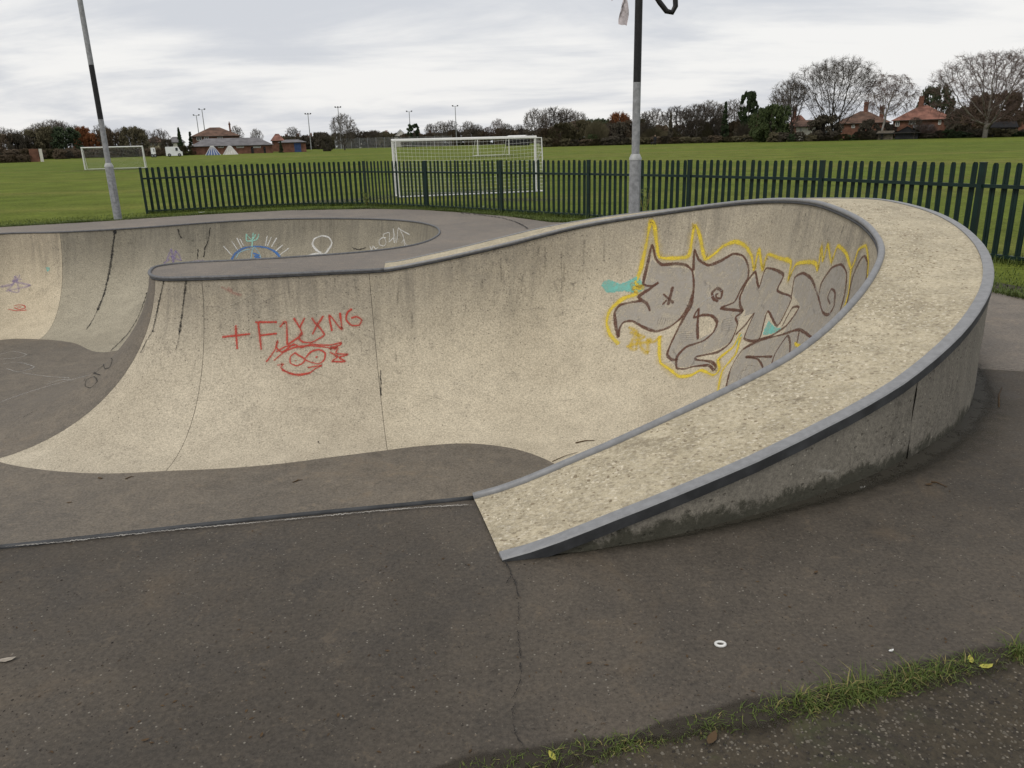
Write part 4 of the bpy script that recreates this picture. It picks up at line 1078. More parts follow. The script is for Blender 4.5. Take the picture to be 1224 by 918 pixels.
house('greenhouse', 878, 889, 166.5, 164.5, 160, 'render', 'green_roof', 'small pale greenhouse behind the brown hedge', 'greenhouse', 3, .0, gable=True)
house('house', 784, 800, 155, 150, 185, 'brick2', 'roof_brown', 'brown brick house seen through the dark bare trees', 'house', 7, .4, wins=[(787,790,156,159)])
house('house', 884, 912, 152, 140, 178, 'brick', 'roof_brown', 'brick house with an orange-brown roof under the tall pine', 'house', 8, .45, wins=[(890,894,154,158)], chims=[(905, 136)])
# right-hand houses
house('house', 941, 966, 150, 137, 172, 'brick', 'roof_red', 'red brick house with a tall chimney left of the big bare tree', 'house', 8, .45, chims=[(947.5, 128.5)], wins=[(942,946,152,156)])
house('garage', 951, 976, 151, 143, 160, 'render', 'roof_brown', 'white rendered house end with a dark roof behind the leaning trunk', 'house', 6, .2, wins=[(955,958,153,157), (965,970,151.5,156)], gable=True)
house('house', 998, 1062, 147, 132, 172, 'brick', 'roof_brown', 'semi-detached brick house with a brown hipped roof and central chimney', 'house', 9, .5,
      chims=[(1032, 122), (1052, 128)], wins=[(1003,1007,149,154), (1017,1021,149,153), (1027,1031.5,148,153), (1046,1050,149,153)])
house('house', 1066, 1136, 143, 125, 165, 'brick', 'roof_red', 'red brick house with a bright red hipped roof patched with pale tiles', 'house', 9, .5,
      chims=[(1096.5, 117)], wins=[(1069,1074,145,151), (1085,1093,144,148.5), (1120,1123.5,143.5,149), (1129,1132,143.5,149)])
house('house', 1137, 1205, 142, 123, 166, 'brick2', 'roof_brown', 'brick house with a dark brown roof behind the wide bare tree', 'house', 9, .5,
      wins=[(1139,1144,142.5,149), (1146,1152,142,148), (1168,1174,144,149), (1190,1196,143,148)], chims=[(1160, 118)])
house('house', 1208, 1250, 140, 126, 168, 'brick', 'roof_red', 'brick house with an orange roof cut by the picture edge, past the wide bare tree', 'house', 9, .5, wins=[(1214,1219,142,147)])
# white repair patch of tiles on the red roof
house('black_shed', 1070, 1098, 158, 148.5, 146, 'wood_dk', 'wood_dk', 'black timber shed with a pointed gable at the field edge', 'shed', 6, front_gable=True)
house('garden_shed', 1093, 1113, 157, 149, 150, 'wood_dk', 'roof_grey', 'garden shed with a grey felt roof right of the black shed', 'shed', 5, .0, gable=True)
house('garden_shed', 1050, 1068, 159, 156, 146, 'wood', 'wood', 'low brown timber shed left of the black shed', 'shed', 4, .1, doors=[(1053,1056,160,'wood_dk')])
house('garden_shed', 1186, 1214, 152, 145, 150, 'wood_dk', 'wood_dk', 'dark garden shed right of the wide bare tree trunk', 'shed', 4, .1)
house('lean_to', 980, 1004, 158, 155, 152, 'render', 'green_roof', 'white lean-to behind the big bare tree trunk', 'shed', 3, .1, doors=[(986,989,160,'wood')])

# ------------------------------------------------------------------ floodlights
def floodlight(x, ytop, D, n):
    H = zat(x, ytop, D)-zg(D); p = at(x, D)
    o = empty('floodlight_mast', (p.x, p.y, zg(D)), bearing(p), 'tall slim grey floodlight mast with lamps on a crossbar beyond the field', 'floodlight', 'floodlight masts beyond the field')
    mb = MB(); mb.tube([(0,0,0),(0,0,H*.5),(0,0,H)], [.16,.13,.09], 8, False); mb.build('mast', M['galv'], o, True)
    mb = MB(); mb.tube([(-.85,0,H),(.85,0,H)], .05, 6); mb.build('crossbar', M['galv'], o)
    for i in range(n):
        x_ = -.75+1.5*i/(n-1)
        mb = MB(); mb.box(x_-.22, x_+.22, -.35, .1, H+.02, H+.32); mb.build('lamp', M['steel_d'], o)
for x, y, D, n in ((240.5, 138, 265, 2), (248, 131, 255, 2), (372, 136.5, 250, 3), (408, 128.5, 245, 3), (491.5, 133.5, 255, 2), (546, 127, 250, 2)): floodlight(x, y, D, n)

# ------------------------------------------------------------------ steel mesh fence far away, hedges, brick wall
M['meshf'] = paint('mesh_fence', (.20, .21, .22), .55, .02, 2)
def strip_wall(name, x0, x1, D0, D1, h, mat, label, cat, thick=.06, posts=0):
    a, b_ = at(x0, D0), at(x1, D1); d_ = b_-a; L = d_.length
    o = empty(name, (a.x, a.y, zg(D0)), math.atan2(d_.y, d_.x), label, cat)
    n_ = max(1, int(L/3)) if posts else 1
    for i in range(n_):
        mb = MB(); mb.box(L*i/n_+.04, L*(i+1)/n_-.04, -thick/2, thick/2, .02, h); q = mb.build('panel', mat, o)
        if posts:
            mb = MB(); mb.box(L*i/n_-.04, L*i/n_+.04, -.06, .06, 0, h+.1); mb.build('post', M['galv'], o)
    return o
for (x0, x1) in ((401, 470), (470, 540)):
    a, b_ = at(x0, 240), at(x1, 232); d_ = b_-a; L = d_.length
    o = empty('mesh_fence', (a.x, a.y, zg(236)), math.atan2(d_.y, d_.x), 'tall grey mesh fence of the far sports court' + (' right of the lone bare tree' if x0 == 401 else ' behind the netted goal'), 'fence')
    n_ = int(L/2.5)
    for i in range(n_+1):
        mb = MB(); mb.box(L*i/n_-.04, L*i/n_+.04, -.04, .04, 0, 3.0); mb.build('post', M['galv'], o)
    mb = MB()
    for i in range(int(L/.18)): mb.box(i*.18, i*.18+.022, -.01, .01, .05, 2.9)
    for j in range(8): mb.box(0, L, -.012, .012, .2+j*.38, .225+j*.38)
    q = mb.build('mesh_panel', M['galv'], o); q['kind'] = 'stuff'
strip_wall('brick_pillar_wall', 35, 47, 150, 150, 2.0, M['brick'], 'short red brick wall end at the edge of the field', 'wall', .3)
strip_wall('white_notice_board', 47, 51.5, 149, 149, 2.0, M['render'], 'pale upright board beside the short brick wall', 'board', .08)

# ------------------------------------------------------------------ vegetation
M['bark'] = simple('grey_bark', (.062, .054, .045), .95, .3, 1.5)
M['twig'] = simple('bare_twigs', (.072, .060, .050), .95, .25, .4)
M['twig_r'] = simple('reddish_twigs', (.100, .068, .057), .95, .25, .4)
M['twig_p'] = simple('pale_twigs', (.110, .094, .080), .95, .25, .4)
M['birch'] = simple('birch_bark', (.30, .28, .25), .9, .3, 2)
M['bark_p'] = simple('pale_grey_bark', (.175, .160, .138), .95, .3, 1.5)
M['ever'] = leafmat('evergreen_leaf', (.016, .028, .013), (.045, .064, .028))
M['ever2'] = leafmat('mid_evergreen_leaf', (.022, .036, .012), (.055, .070, .025))
M['brownleaf'] = leafmat('brown_brush', (.060, .044, .030), (.125, .094, .062))
M['olive'] = leafmat('olive_brush', (.060, .053, .030), (.125, .108, .064))
M['rust'] = leafmat('rust_leaf', (.115, .042, .018), (.20, .080, .030))
M['dkbrush'] = leafmat('dark_brush', (.036, .031, .024), (.084, .072, .052))
def gen_tree(seed, H, R, z0, n_att, step, trunk_h, prof_, r_base=.30, twigs=3, twl=.55, droop=0.0, up=.12, rmin=.012, kill=1.7):
    """bare crown grown towards points spread through the crown's volume (space colonisation)"""
    g = np.random.default_rng(seed); r_ = random.Random(seed)
    A = []
    while len(A) < n_att:
        z = g.random(); rr_ = prof_(z); q = math.sqrt(g.random())*.98; a = g.random()*6.283
        if g.random() > rr_*rr_*.9+.1: continue
        k_ = 1+.16*math.sin(a*3+seed)+.10*math.sin(a*5+seed*2+z*6)
        A.append((math.cos(a)*rr_*q*R*k_, math.sin(a)*rr_*q*R*k_, z0+(H-z0)*z))
    A = np.array(A)
    N = [np.array((0, 0, 0.))]; par = [-1]
    k = max(2, int(trunk_h/step))
    for i in range(k):
        N.append(N[-1]+np.array((g.normal()*.05*step, g.normal()*.05*step, step))); par.append(len(N)-2)
    near = np.zeros(len(A), int); nd2 = np.full(len(A), 1e9)
    def upd(i0):
        nonlocal near, nd2
        for i in range(i0, len(N)):
            d = ((A-N[i])**2).sum(1); m_ = d < nd2; near[m_] = i; nd2[m_] = d[m_]
    upd(0); cnt = {}
    for it_ in range(160):
        if len(A) == 0 or len(N) > 7000: break
        i0 = len(N)
        un = np.unique(near)
        for i in un:
            v = A[near == i]-N[i]; v /= np.linalg.norm(v, axis=1)[:, None]+1e-9
            d = v.sum(0); d /= np.linalg.norm(d)+1e-9; d += g.normal(size=3)*.13; d[2] += up; d /= np.linalg.norm(d)
            if cnt.get(i, 0) > 3: continue
            cnt[i] = cnt.get(i, 0)+1
            N.append(N[i]+d*step); par.append(int(i))
        if len(N) == i0: break
        upd(i0)
        keep = nd2 > (kill*step)**2; A = A[keep]; near = near[keep]; nd2 = nd2[keep]
    n = len(N); ch = [[] for _ in range(n)]
    for i in range(1, n): ch[par[i]].append(i)
    w = [0.0]*n
    for i in range(n-1, -1, -1): w[i] = 1.0 if not ch[i] else sum(w[c] for c in ch[i])
    rad = [max(rmin, r_base*(w[i]/w[0])**.46) for i in range(n)]
    tr, cr_ = MB(), MB(); stack = [(0, [])]
    while stack:
        i, pre = stack.pop(); path = pre+[i]
        while ch[i]:
            m_ = max(ch[i], key=lambda c: w[c])
            for c in ch[i]:
                if c != m_: stack.append((c, [i]))
            i = m_; path.append(i)
        big = [j for j in path if rad[j] > r_base*.22]
        pts = [Vector(N[j]) for j in path]; rs = [rad[j] for j in path]
        if pre: rs[0] = rs[1] if len(rs) > 1 else rs[0]
        nb_ = len(big)
        if nb_ > 2: tr.tube(pts[:nb_+1], rs[:nb_+1], 7, False)
        s0 = nb_ if nb_ > 2 else 0
        if len(pts)-s0 >= 2: cr_.tube(pts[s0:], rs[s0:], 4 if rs[s0] > .06 else 3, False)
        # fine twigs along the outer part of the chain
        for j in range(max(1, len(path)-10), len(path)):
            for q in range(twigs*2):
                d = (pts[j]-pts[j-1]).normalized(); d = (d+Vector((r_.gauss(0, .6), r_.gauss(0, .6), r_.gauss(0, .45)+.15-droop))).normalized()
                L = twl*r_.uniform(.5, 1.5); m1 = pts[j]+d*L; s_ = d.orthogonal().normalized()*rmin*1.1
                s_.rotate(Matrix.Rotation(r_.uniform(0, 6.28), 3, d))
                cr_.add([pts[j]-s_, pts[j]+s_, m1], [(0, 1, 2)])
                for w_ in (0, 1):
                    e0 = pts[j].lerp(m1, r_.uniform(.35, .85)); e_ = e0+(d+Vector((r_.gauss(0, .5), r_.gauss(0, .5), .15-droop*.8))).normalized()*L*.5
                    cr_.add([e0-s_*.7, e0+s_*.7, e_], [(0, 1, 2)])
    zs = max(v[2] for v in cr_.v); xr = np.percentile([math.hypot(v[0], v[1]) for v in cr_.v], 96)
    return tr, cr_, zs, float(xr)
VAR = {}
def variant(key, *a, **k):
    tr, cr_, zt, xr = gen_tree(*a, **k)
    me1 = bpy.data.meshes.new('trunk'); me1.from_pydata(tr.v, [], tr.f); me1.materials.append(M['bark']); me1.polygons.foreach_set('use_smooth', [True]*len(me1.polygons))
    me2 = bpy.data.meshes.new('crown'); me2.from_pydata(cr_.v, [], cr_.f); me2.materials.append(M['twig'])
    VAR[key] = (me1, me2, zt, xr)
dome = lambda z: math.sqrt(max(.02, 1-(2*z-1.05)**2*.86)) if z > .5 else .45+.55*(z/.5)**.6
fan = lambda z: min(1, .30+.95*z) if z < .62 else math.sqrt(max(.02, 1-((z-.62)/.40)**2))
ball = lambda z: math.sqrt(max(.03, 1-(2*z-1)**2*.92))
variant('vase', 21, 17, 8.6, 2.0, 3200, .36, 1.6, fan, .34, 4, .75, rmin=.0135)
variant('spread', 34, 16, 9.5, 2.6, 3200, .38, 2.2, dome, .38, 4, .78, rmin=.0135)
variant('upright', 5, 14, 4.6, 2.2, 1000, .42, 1.8, fan, .26, 5, .75, rmin=.024)
variant('oval', 8, 12, 4.6, 1.8, 1050, .40, 1.5, ball, .25, 5, .70, rmin=.024)
variant('round', 9, 11, 5.0, 1.6, 1050, .40, 1.4, dome, .25, 5, .70, rmin=.024)
variant('birch', 13, 13, 4.4, 4.5, 620, .42, 4.0, ball, .19, 5, .95, droop=1.3, up=.15, rmin=.015)
def tree(key, x, ytop, D, wpx, label, group=None, mt=None, bark=None, name='bare_tree', rz=None, lean=0.0, rot=0.0):
    me1, me2, zt, xr = VAR[key]; p = at(x, D); H = zat(x, ytop, D)-zg(D)
    o = empty(name, (p.x, p.y, zg(D)-.05), rnd.uniform(0, 6.28) if rz is None else rz, label, 'tree', group)
    s = H/zt; wm = wpx*.5*D/F_PX; sx = wm/xr*1.0
    o.scale = (sx, sx, s)
    if lean: o.rotation_euler = (0, lean, bearing(p))
    for nm, me in (('trunk', me1), ('crown', me2)):
        c_ = bpy.data.objects.new(nm, me); C.objects.link(c_); c_.parent = o
        alt = bark if nm == 'trunk' else mt
        if alt: c_.material_slots[0].link = 'OBJECT'; c_.material_slots[0].material = M[alt]
    return o
def leaf_cloud(seed, n, clumps, size, shape, flat=.75, asp=1.0):
    """many small leaf faces gathered in uneven clumps; unit size: radius 1, height 0..1 mapped by shape(z) -> radius"""
    r_ = random.Random(seed); V = []; Fc = []
    cs = []
    while len(cs) < clumps:
        z_ = r_.uniform(.02, .97); R = shape(z_); a = r_.uniform(0, 6.283); q = math.sqrt(r_.uniform(.15, 1))
        cs.append((math.cos(a)*R*q, math.sin(a)*R*q, z_, r_.uniform(.08, .20)))
    for i in range(n):
        c_ = r_.choice(cs); d = Vector((r_.gauss(0, 1), r_.gauss(0, 1), r_.gauss(0, 1))).normalized()*(c_[3]*r_.uniform(.3, 1.05))
        p = Vector((c_[0]+d.x*1.1, c_[1]+d.y*1.1, max(0, c_[2]+d.z*flat*asp)))
        u = Vector((r_.gauss(0, 1), r_.gauss(0, 1), r_.gauss(0, 1))).normalized(); v = u.orthogonal().normalized(); s = size*r_.uniform(.6, 1.3)
        u.z *= asp; v.z *= asp
        o_ = len(V); V += [p-u*s, p+v*s*.6, p+u*s, p-v*s*.6]; Fc.append((o_, o_+1, o_+2, o_+3))
    return V, Fc
def twig_cloud(seed, n, ln):
    """upright thin twigs of a leafless shrub filling a rounded mass"""
    r_ = random.Random(seed); V = []; Fc = []
    for i in range(n):
        a = r_.uniform(0, 6.283); q = math.sqrt(r_.random())*.95; z_ = r_.random()**.7*math.sqrt(max(0, 1-q*q*.8))*.95
        p = Vector((math.cos(a)*q, math.sin(a)*q, z_)); d = Vector((math.cos(a)*q*.8+r_.gauss(0, .35), math.sin(a)*q*.8+r_.gauss(0, .35), r_.uniform(.3, 1))).normalized()
        L = ln*r_.uniform(.5, 1.3); w = .006; s = d.orthogonal().normalized()*w
        o_ = len(V); V += [p-s, p+s, p+d*L]; Fc.append((o_, o_+1, o_+2))
    return V, Fc
def mk(name, vf):
    me = bpy.data.meshes.new(name); me.from_pydata([tuple(p) for p in vf[0]], [], vf[1]); me.materials.append(M['ever']); return me
CL = {}
CL['round'] = [mk('foliage', leaf_cloud(s, 7000, 110, .052, lambda z: math.sqrt(max(.05, 1-(2*z-1)**2*.85)))) for s in (1, 2, 3)]
CL['cone'] = [mk('foliage', leaf_cloud(s, 6000, 150, .13, lambda z: max(.06, (1-z)*.95), .5, .28)) for s in (4, 5)]
CL['pine'] = [mk('foliage', leaf_cloud(6, 7000, 110, .10, lambda z: max(.10, .95*math.sin(math.pi*min(1, max(0, (z-.22)/.86)))**.7) if z > .22 else .05, .6, .45))]
CL['twiggy'] = [mk('foliage', twig_cloud(s, 5200, .28)) for s in (7, 8)]
def bush(kind, x, ytop, D, wpx, mt, label, group, name='bush', cat='bush', stem=True, deep=1.0):
    p = at(x, D); H = max(.8, zat(x, ytop, D)-zg(D)); wm = wpx*.5*D/F_PX
    o = empty(name, (p.x, p.y, zg(D)-.05), rnd.uniform(0, 6.28) if abs(deep-1) < .01 else bearing(p), label, cat, group); o.scale = (wm, wm*deep, H)
    c_ = bpy.data.objects.new('foliage' if cat == 'bush' else 'crown', rnd.choice(CL[kind])); C.objects.link(c_); c_.parent = o
    c_.material_slots[0].link = 'OBJECT'; c_.material_slots[0].material = M[mt]
    if stem:
        mb = MB(); mb.tube([(0,0,0),(0,0,.5),(0,0,.8 if kind in ('round', 'twiggy') else .97)], [.07,.05,.02], 6); mb.build('trunk' if cat != 'bush' else 'stem', M['bark'], o)
    return o
gr = 'bare winter trees in the row beyond the field'
LMK = [(668, 'the netted goal'), (700, 'the dark bungalow'), (728, 'the round green bush'), (757, 'the timber garden sheds'), (790, 'the distant person'), (812, 'the narrow dark cypress'), (852, 'the brown brick house'), (900, 'the tall dark pine'), (940, 'the large rounded evergreen'), (1010, 'the big vase-shaped tree'), (1062, 'the leaning birch'), (1120, 'the black shed'), (1160, 'the wide spreading tree'), (1400, 'the dark garden shed')]
LML = [(20, 'the white bungalow'), (52, 'the short brick wall'), (92, 'the cream house'), (130, 'the banded lamp post'), (172, 'the far goal'), (192, 'the small white van'), (400, 'the parked white van')]
LMC = [(372, 'the brick store'), (402, 'the dark rounded shrub'), (440, 'the lone pale tree'), (470, 'the grey mesh fence'), (505, 'the white gable house'), (560, 'the last floodlight mast'), (612, 'the distant small goal'), (800, 'the long white roofed shed')]
ADJ = {'brownleaf': 'brown', 'olive': 'olive-brown', 'dkbrush': 'blackish', 'ever': 'dark green', 'twig': 'grey', 'twig_p': 'pale', 'twig_r': 'reddish'}
def lmk(tab, x):
    for q, s in tab:
        if x < q: return s
    return tab[-1][1]
# --- right-hand landmark trees
tree('vase', 994, 64, 152, 90, 'big vase-shaped bare tree standing before the brick houses', rz=.4, mt='twig')
tree('upright', 946, 90, 154, 42, 'slimmer pale bare tree leaning left of the big vase-shaped tree', lean=-.10, mt='twig_p')
tree('birch', 1053, 83, 149, 54, 'weeping birch with hanging twigs and a pale leaning trunk', mt='twig_r', bark='birch', name='birch_tree', lean=.10)
tree('spread', 1178, 57, 143, 108, 'wide spreading bare tree with a thick pale trunk before the brown-roofed house', rz=1.1, mt='twig_r', bark='bark_p')
tree('upright', 1093, 138, 146, 14, 'thin young bare tree in front of the black shed', mt='twig')
bush('round', 1115, 104, 178, 36, 'ever', 'dark evergreen tree rising behind the red-roofed house', None, 'evergreen_tree', 'tree')
bush('round', 921, 126, 150, 44, 'ever2', 'large rounded evergreen left of the houses', None, 'evergreen_tree', 'tree')
bush('round', 985, 138, 150, 36, 'dkbrush', 'ivy-dark bush round the foot of the big vase-shaped tree', None)
bush('pine', 893, 110, 165, 22, 'ever', 'tall dark pine standing above the bare trees', None, 'pine_tree', 'tree')
bush('cone', 865.5, 121, 165, 12, 'ever', 'small pointed conifer left of the tall pine', None, 'conifer', 'tree')
bush('cone', 801, 134, 160, 9, 'dkbrush', 'narrow dark cypress beside the black lamp post', None, 'conifer', 'tree')
bush('round', 1038, 143, 150, 20, 'dkbrush', 'dark bush between the houses and the birch', None)
bush('round', 1060, 148, 150, 18, 'dkbrush', 'dark shrub behind the leaning birch trunk', None)
bush('twiggy', 1106, 146, 148, 22, 'twig_r', 'thin reddish bare shrub before the red-roofed house', None)
bush('round', 1146, 128, 165, 26, 'dkbrush', 'brown shrubby tree between two brick houses', None, 'bare_tree', 'tree')
bush('round', 1187, 112, 158, 56, 'brownleaf', 'mass of brown twigs behind the wide bare tree', None)
# --- the middle stretch
for x, yt, w, k, mt in ((640, 127, 30, 'oval', 'twig_p'), (662, 125, 36, 'upright', 'twig'), (677, 127, 30, 'oval', 'twig'), (690, 131, 30, 'oval', 'twig_p'), (706, 141, 22, 'oval', 'twig'),
                        (782, 127, 34, 'oval', 'twig_p'), (808, 124, 34, 'upright', 'twig'), (820, 128, 26, 'oval', 'twig'), (832, 121, 36, 'upright', 'twig'), (846, 117, 34, 'oval', 'twig_p'), (858, 121, 26, 'upright', 'twig_p'), (876, 116, 32, 'oval', 'twig_p'), (905, 128, 22, 'oval', 'twig_p'),
                        (769, 133, 22, 'oval', 'twig'), (720, 148, 26, 'oval', 'twig_r'), (652, 140, 24, 'oval', 'twig_r'), (935, 108, 22, 'upright', 'twig_p')):
    tree(k, x, yt, 170+rnd.uniform(-6, 12), w, f'{ADJ[mt]} bare {"upright" if k == "upright" else "round-headed"} winter tree rising behind {lmk(LMK, x)}', gr, mt)
tree('oval', 740, 131, 172, 30, 'bare tree with rust-brown tint left of the black lamp post', None, 'rust')
bush('round', 740, 136, 174, 26, 'rust', 'rust-coloured leafy tree left of the black lamp post', None, 'autumn_tree', 'tree')
bush('round', 716, 143, 176, 46, 'ever', 'dark evergreen mass beside the rust-coloured tree', None, 'evergreen_tree', 'tree')
bush('round', 709, 160, 163, 15, 'ever2', 'round green bush at the field edge before the sheds', None)
bg_ = 'brown shrubs along the far edge of the field'
for i in range(34):
    x = 655+i*8.4+rnd.uniform(-3, 3); yt = 150+rnd.uniform(-6, 8) - (x-655)*.020
    mt = rnd.choice(['brownleaf', 'olive', 'dkbrush', 'brownleaf'])
    bush(rnd.choice(['round', 'twiggy', 'round']), x, yt, 164+rnd.uniform(0, 10), rnd.uniform(18, 30), mt, f'tall {ADJ[mt]} shrub in the thicket near {lmk(LMK, x)}', bg_)
for i in range(24):
    x = 652+i*12+rnd.uniform(-3, 3)
    bush('round', x, 166-(x-652)*.0195+rnd.uniform(-1.5, 1.5), 160, rnd.uniform(15, 22), (mt := rnd.choice(['dkbrush', 'brownleaf', 'olive'])), f'low {ADJ[mt]} hedge bush at the field edge near {lmk(LMK, x)}', 'low hedge bushes at the far field edge', stem=False)
for i in range(32):
    x = 925+i*10.5+rnd.uniform(-3, 3)
    if 1064 < x < 1100: continue
    bush('round', x, 161-(x-925)*.020+rnd.uniform(-3, 2), 147, rnd.uniform(12, 20), (mt := rnd.choice(['dkbrush', 'ever', 'dkbrush', 'olive'])), f'low {ADJ[mt]} garden hedge bush near {lmk(LMK, x)}', 'garden hedge bushes below the houses', stem=False)
# --- far middle and left
for x, yt, w, k, mt, D in ((412, 133, 30, 'oval', 'twig_p', 205),):
    tree(k, x, yt, D, w, 'lone pale bare tree beside the floodlight mast', None, mt)
for x, yt, w, mt in ((516, 146, 16, 'twig'), (528, 143, 18, 'twig_p'), (540, 142, 20, 'twig'), (560, 143, 20, 'twig_p'), (570, 147, 18, 'twig'), (596, 140, 18, 'twig_r'), (606, 146, 16, 'twig'), (620, 147, 18, 'twig'), (352, 150, 18, 'twig'), (308, 152, 14, 'twig_p'), (285, 148, 14, 'twig'), (425, 152, 22, 'twig'), (448, 154, 20, 'twig'), (584, 150, 18, 'twig_r')):
    tree(rnd.choice(['oval', 'upright']), x, yt, 250+rnd.uniform(-8, 12), w, f'small {ADJ[mt]} bare tree in the far row near {lmk(LMC, x)}', 'small bare trees in the far centre row', mt)
bush('pine', 495, 148, 248, 16, 'ever', 'dark pine beside the far floodlight mast', None, 'pine_tree', 'tree')
bush('round', 391, 163, 190, 13, 'dkbrush', 'dark rounded shrub right of the brick store', None)
bush('cone', 336, 167.5, 186, 6, 'ever', 'small dark cypress against the brick store', None, 'conifer', 'tree')
for i in range(40):
    x = 338+i*8+rnd.uniform(-3, 3)
    bush('round', x, 163-(x-338)*.024+rnd.uniform(-3.5, 2), 262+rnd.uniform(-8, 8), rnd.uniform(12, 20), (mt := rnd.choice(['brownleaf', 'olive', 'dkbrush', 'dkbrush'])), f'far {ADJ[mt]} shrub in the low tree line near {lmk(LMC, x)}', 'brown shrubs beyond the centre of the field', stem=False)
gl = 'bare trees beyond the left side of the field'
for x, yt, w, k, mt in ((2, 148, 24, 'upright', 'twig_p'), (20, 152, 24, 'oval', 'twig'), (42, 150, 28, 'oval', 'twig_p'), (56, 144, 28, 'upright', 'twig_p'), (70, 140, 26, 'upright', 'twig_p'), (80, 142, 22, 'oval', 'twig_p'), (95, 147, 22, 'oval', 'twig_p'), (126, 146, 22, 'oval', 'twig_p'), (150, 151, 24, 'oval', 'twig_p'), (163, 149, 28, 'oval', 'twig'), (176, 153, 20, 'oval', 'twig_p'), (194, 152, 20, 'oval', 'twig_p'), (-14, 150, 26, 'oval', 'twig')):
    tree(k, x, yt, 205+rnd.uniform(-6, 14), w, f'{ADJ[mt]} bare {"upright" if k == "upright" else "round-headed"} tree in the far row near {lmk(LML, x)}', gl, mt)
for x, yt, w, mt, lb in ((45, 155, 26, 'olive', 'olive-brown rounded tree left of the dark evergreen'), (12, 160, 22, 'brownleaf', 'brown shrubby tree at the far left tree line'), (22, 160, 18, 'dkbrush', 'dark shrub between the white houses'), (82, 152.5, 30, 'ever', 'dark evergreen mass left of the rust-coloured tree'), (102, 152, 20, 'rust', 'rust-orange leafy tree behind the banded lamp post'), (128, 153, 18, 'brownleaf', 'dark brown tree right of the banded lamp post'), (140, 158, 20, 'brownleaf', 'reddish brown shrubby tree above the far goal'), (162, 152, 28, 'olive', 'brown round-headed tree right of the far goal'), (62, 152, 24, 'olive', 'olive twiggy tree in the middle of the left row'), (112, 160, 22, 'rust', 'low rusty shrub at the banded lamp post'), (34, 162, 20, 'dkbrush', 'dark bush under the bare trees on the left')):
    bush('round', x, yt, 196+rnd.uniform(-4, 4), w, mt, lb, None, 'leafy_tree', 'tree')
bush('cone', 217, 152, 225, 9, 'ever', 'small pointed conifer left of the pavilion', None, 'conifer', 'tree')
bush('cone', 230, 157, 222, 9, 'ever', 'narrow dark conifer touching the pavilion roof', None, 'conifer', 'tree')
bush('round', 201, 166, 200, 12, 'dkbrush', 'dark round bush before the pale houses', None)
for i in range(30):
    x = -12+i*8.2+rnd.uniform(-2, 2)
    bush('round', x, 180.5-(x+12)*.018+rnd.uniform(-2.5, 1.5), 186+rnd.uniform(-4, 6), rnd.uniform(13, 20), (mt := rnd.choice(['dkbrush', 'olive', 'brownleaf', 'brownleaf'])), f'{ADJ[mt]} hedge bush at the far field edge near {lmk(LML, x)}', 'hedge bushes along the far left edge')
for i in range(7):
    x = -8+i*6.5
    bush('round', x, 185.2-(x)*.02, 150, 10.5, 'brownleaf', 'clipped brown hedge piece beside the short brick wall', 'clipped brown hedge on the left', stem=False)

# ------------------------------------------------------------------ vehicles, stored goals, dog walker
M['carwhite'] = simple('white_car_paint', (.72, .73, .74), .35, .04, 1)
M['tyre'] = simple('tyre_rubber', (.02, .02, .02), .9)
def van(x0, x1, D, H, label, cat, prof_pts, name):
    a, b_ = at(x0, D), at(x1, D); L = (b_-a).length; d_ = b_-a
    o = empty(name, (a.x, a.y, zg(D)), math.atan2(d_.y, d_.x), label, cat)
    mb = MB(); k = len(prof_pts)
    V = [(x*L, -.05+(.08 if z > .6 else 0), .18+z*(H-.18)) for x, z in prof_pts]+[(x*L, 1.75-(.08 if z > .6 else 0), .18+z*(H-.18)) for x, z in prof_pts]
    mb.add(V, [tuple(range(k)), tuple(range(2*k-1, k-1, -1))]+[(i, k+i, k+(i+1) % k, (i+1) % k) for i in range(k)])
    body = mb.build('body', M['carwhite'], o)
    for x in (.2, .8):
        for y in (-.06, 1.60):
            mb = MB(); mb.tube([(x*L, y, .31), (x*L, y+.18, .31)], .31, 14); w = mb.build('wheel', M['tyre'], o)
            mb = MB(); mb.tube([(x*L, y-.012, .31), (x*L, y+.19, .31)], .17, 10); mb.build('rim', M['steel'], w)
    mb = MB(); mb.box(L*.60, L*.74, -.062, 1.762, H*.58, H*.88); mb.build('side_window', M['glass'], o)
    mb = MB(); mb.box(L*.96, L*.985, .1, .4, H*.38, H*.46); mb.build('headlight', M['galv_l'], o)
    return o
van(198, 218, 168, 1.85, 'white van parked by the left end of the changing rooms', 'van', [(0,0),(1,0),(1,.42),(.90,.50),(.78,.95),(.72,1),(.02,1),(0,.92)], 'parked_van')
van(180.5, 186, 165, 1.75, 'small white boxy van parked behind the far goal', 'van', [(0,0),(1,0),(1,.85),(.93,1),(.05,1),(0,.9)], 'parked_van')
M['tarp_b'] = simple('blue_tarp', (.09, .13, .28), .7, .15, 2)
M['tarp_w'] = simple('pale_sheet', (.50, .48, .45), .7, .12, 2)
def stacked(x0, x1, ytop, D, mt, label):
    a, b_ = at(x0, D), at(x1, D); L = (b_-a).length; d_ = b_-a; H = zat((x0+x1)/2, ytop, D)-zg(D)
    o = empty('stored_goal_stack', (a.x, a.y, zg(D)), math.atan2(d_.y, d_.x), label, 'goal stack')
    mb = MB(); mb.add([(0,0,0),(L,0,0),(L,1.6,0),(0,1.6,0),(L*.42,.8,H),(L*.58,.8,H)], [(0,1,5,4),(1,2,5),(2,3,4,5),(3,0,4)]); mb.build('cover', M[mt], o)
    for q in range(6):
        x = L*q/5; mb = MB(); mb.tube([(x,-.05,.02),(L*.42+L*.16*q/5,.75,H+.03)], .05, 6); mb.build('frame_bar', M['white'], o)
    return o
stacked(245, 263, 174.5, 176, 'tarp_b', 'pointed stack of white goal frames with blue netting by the changing rooms')
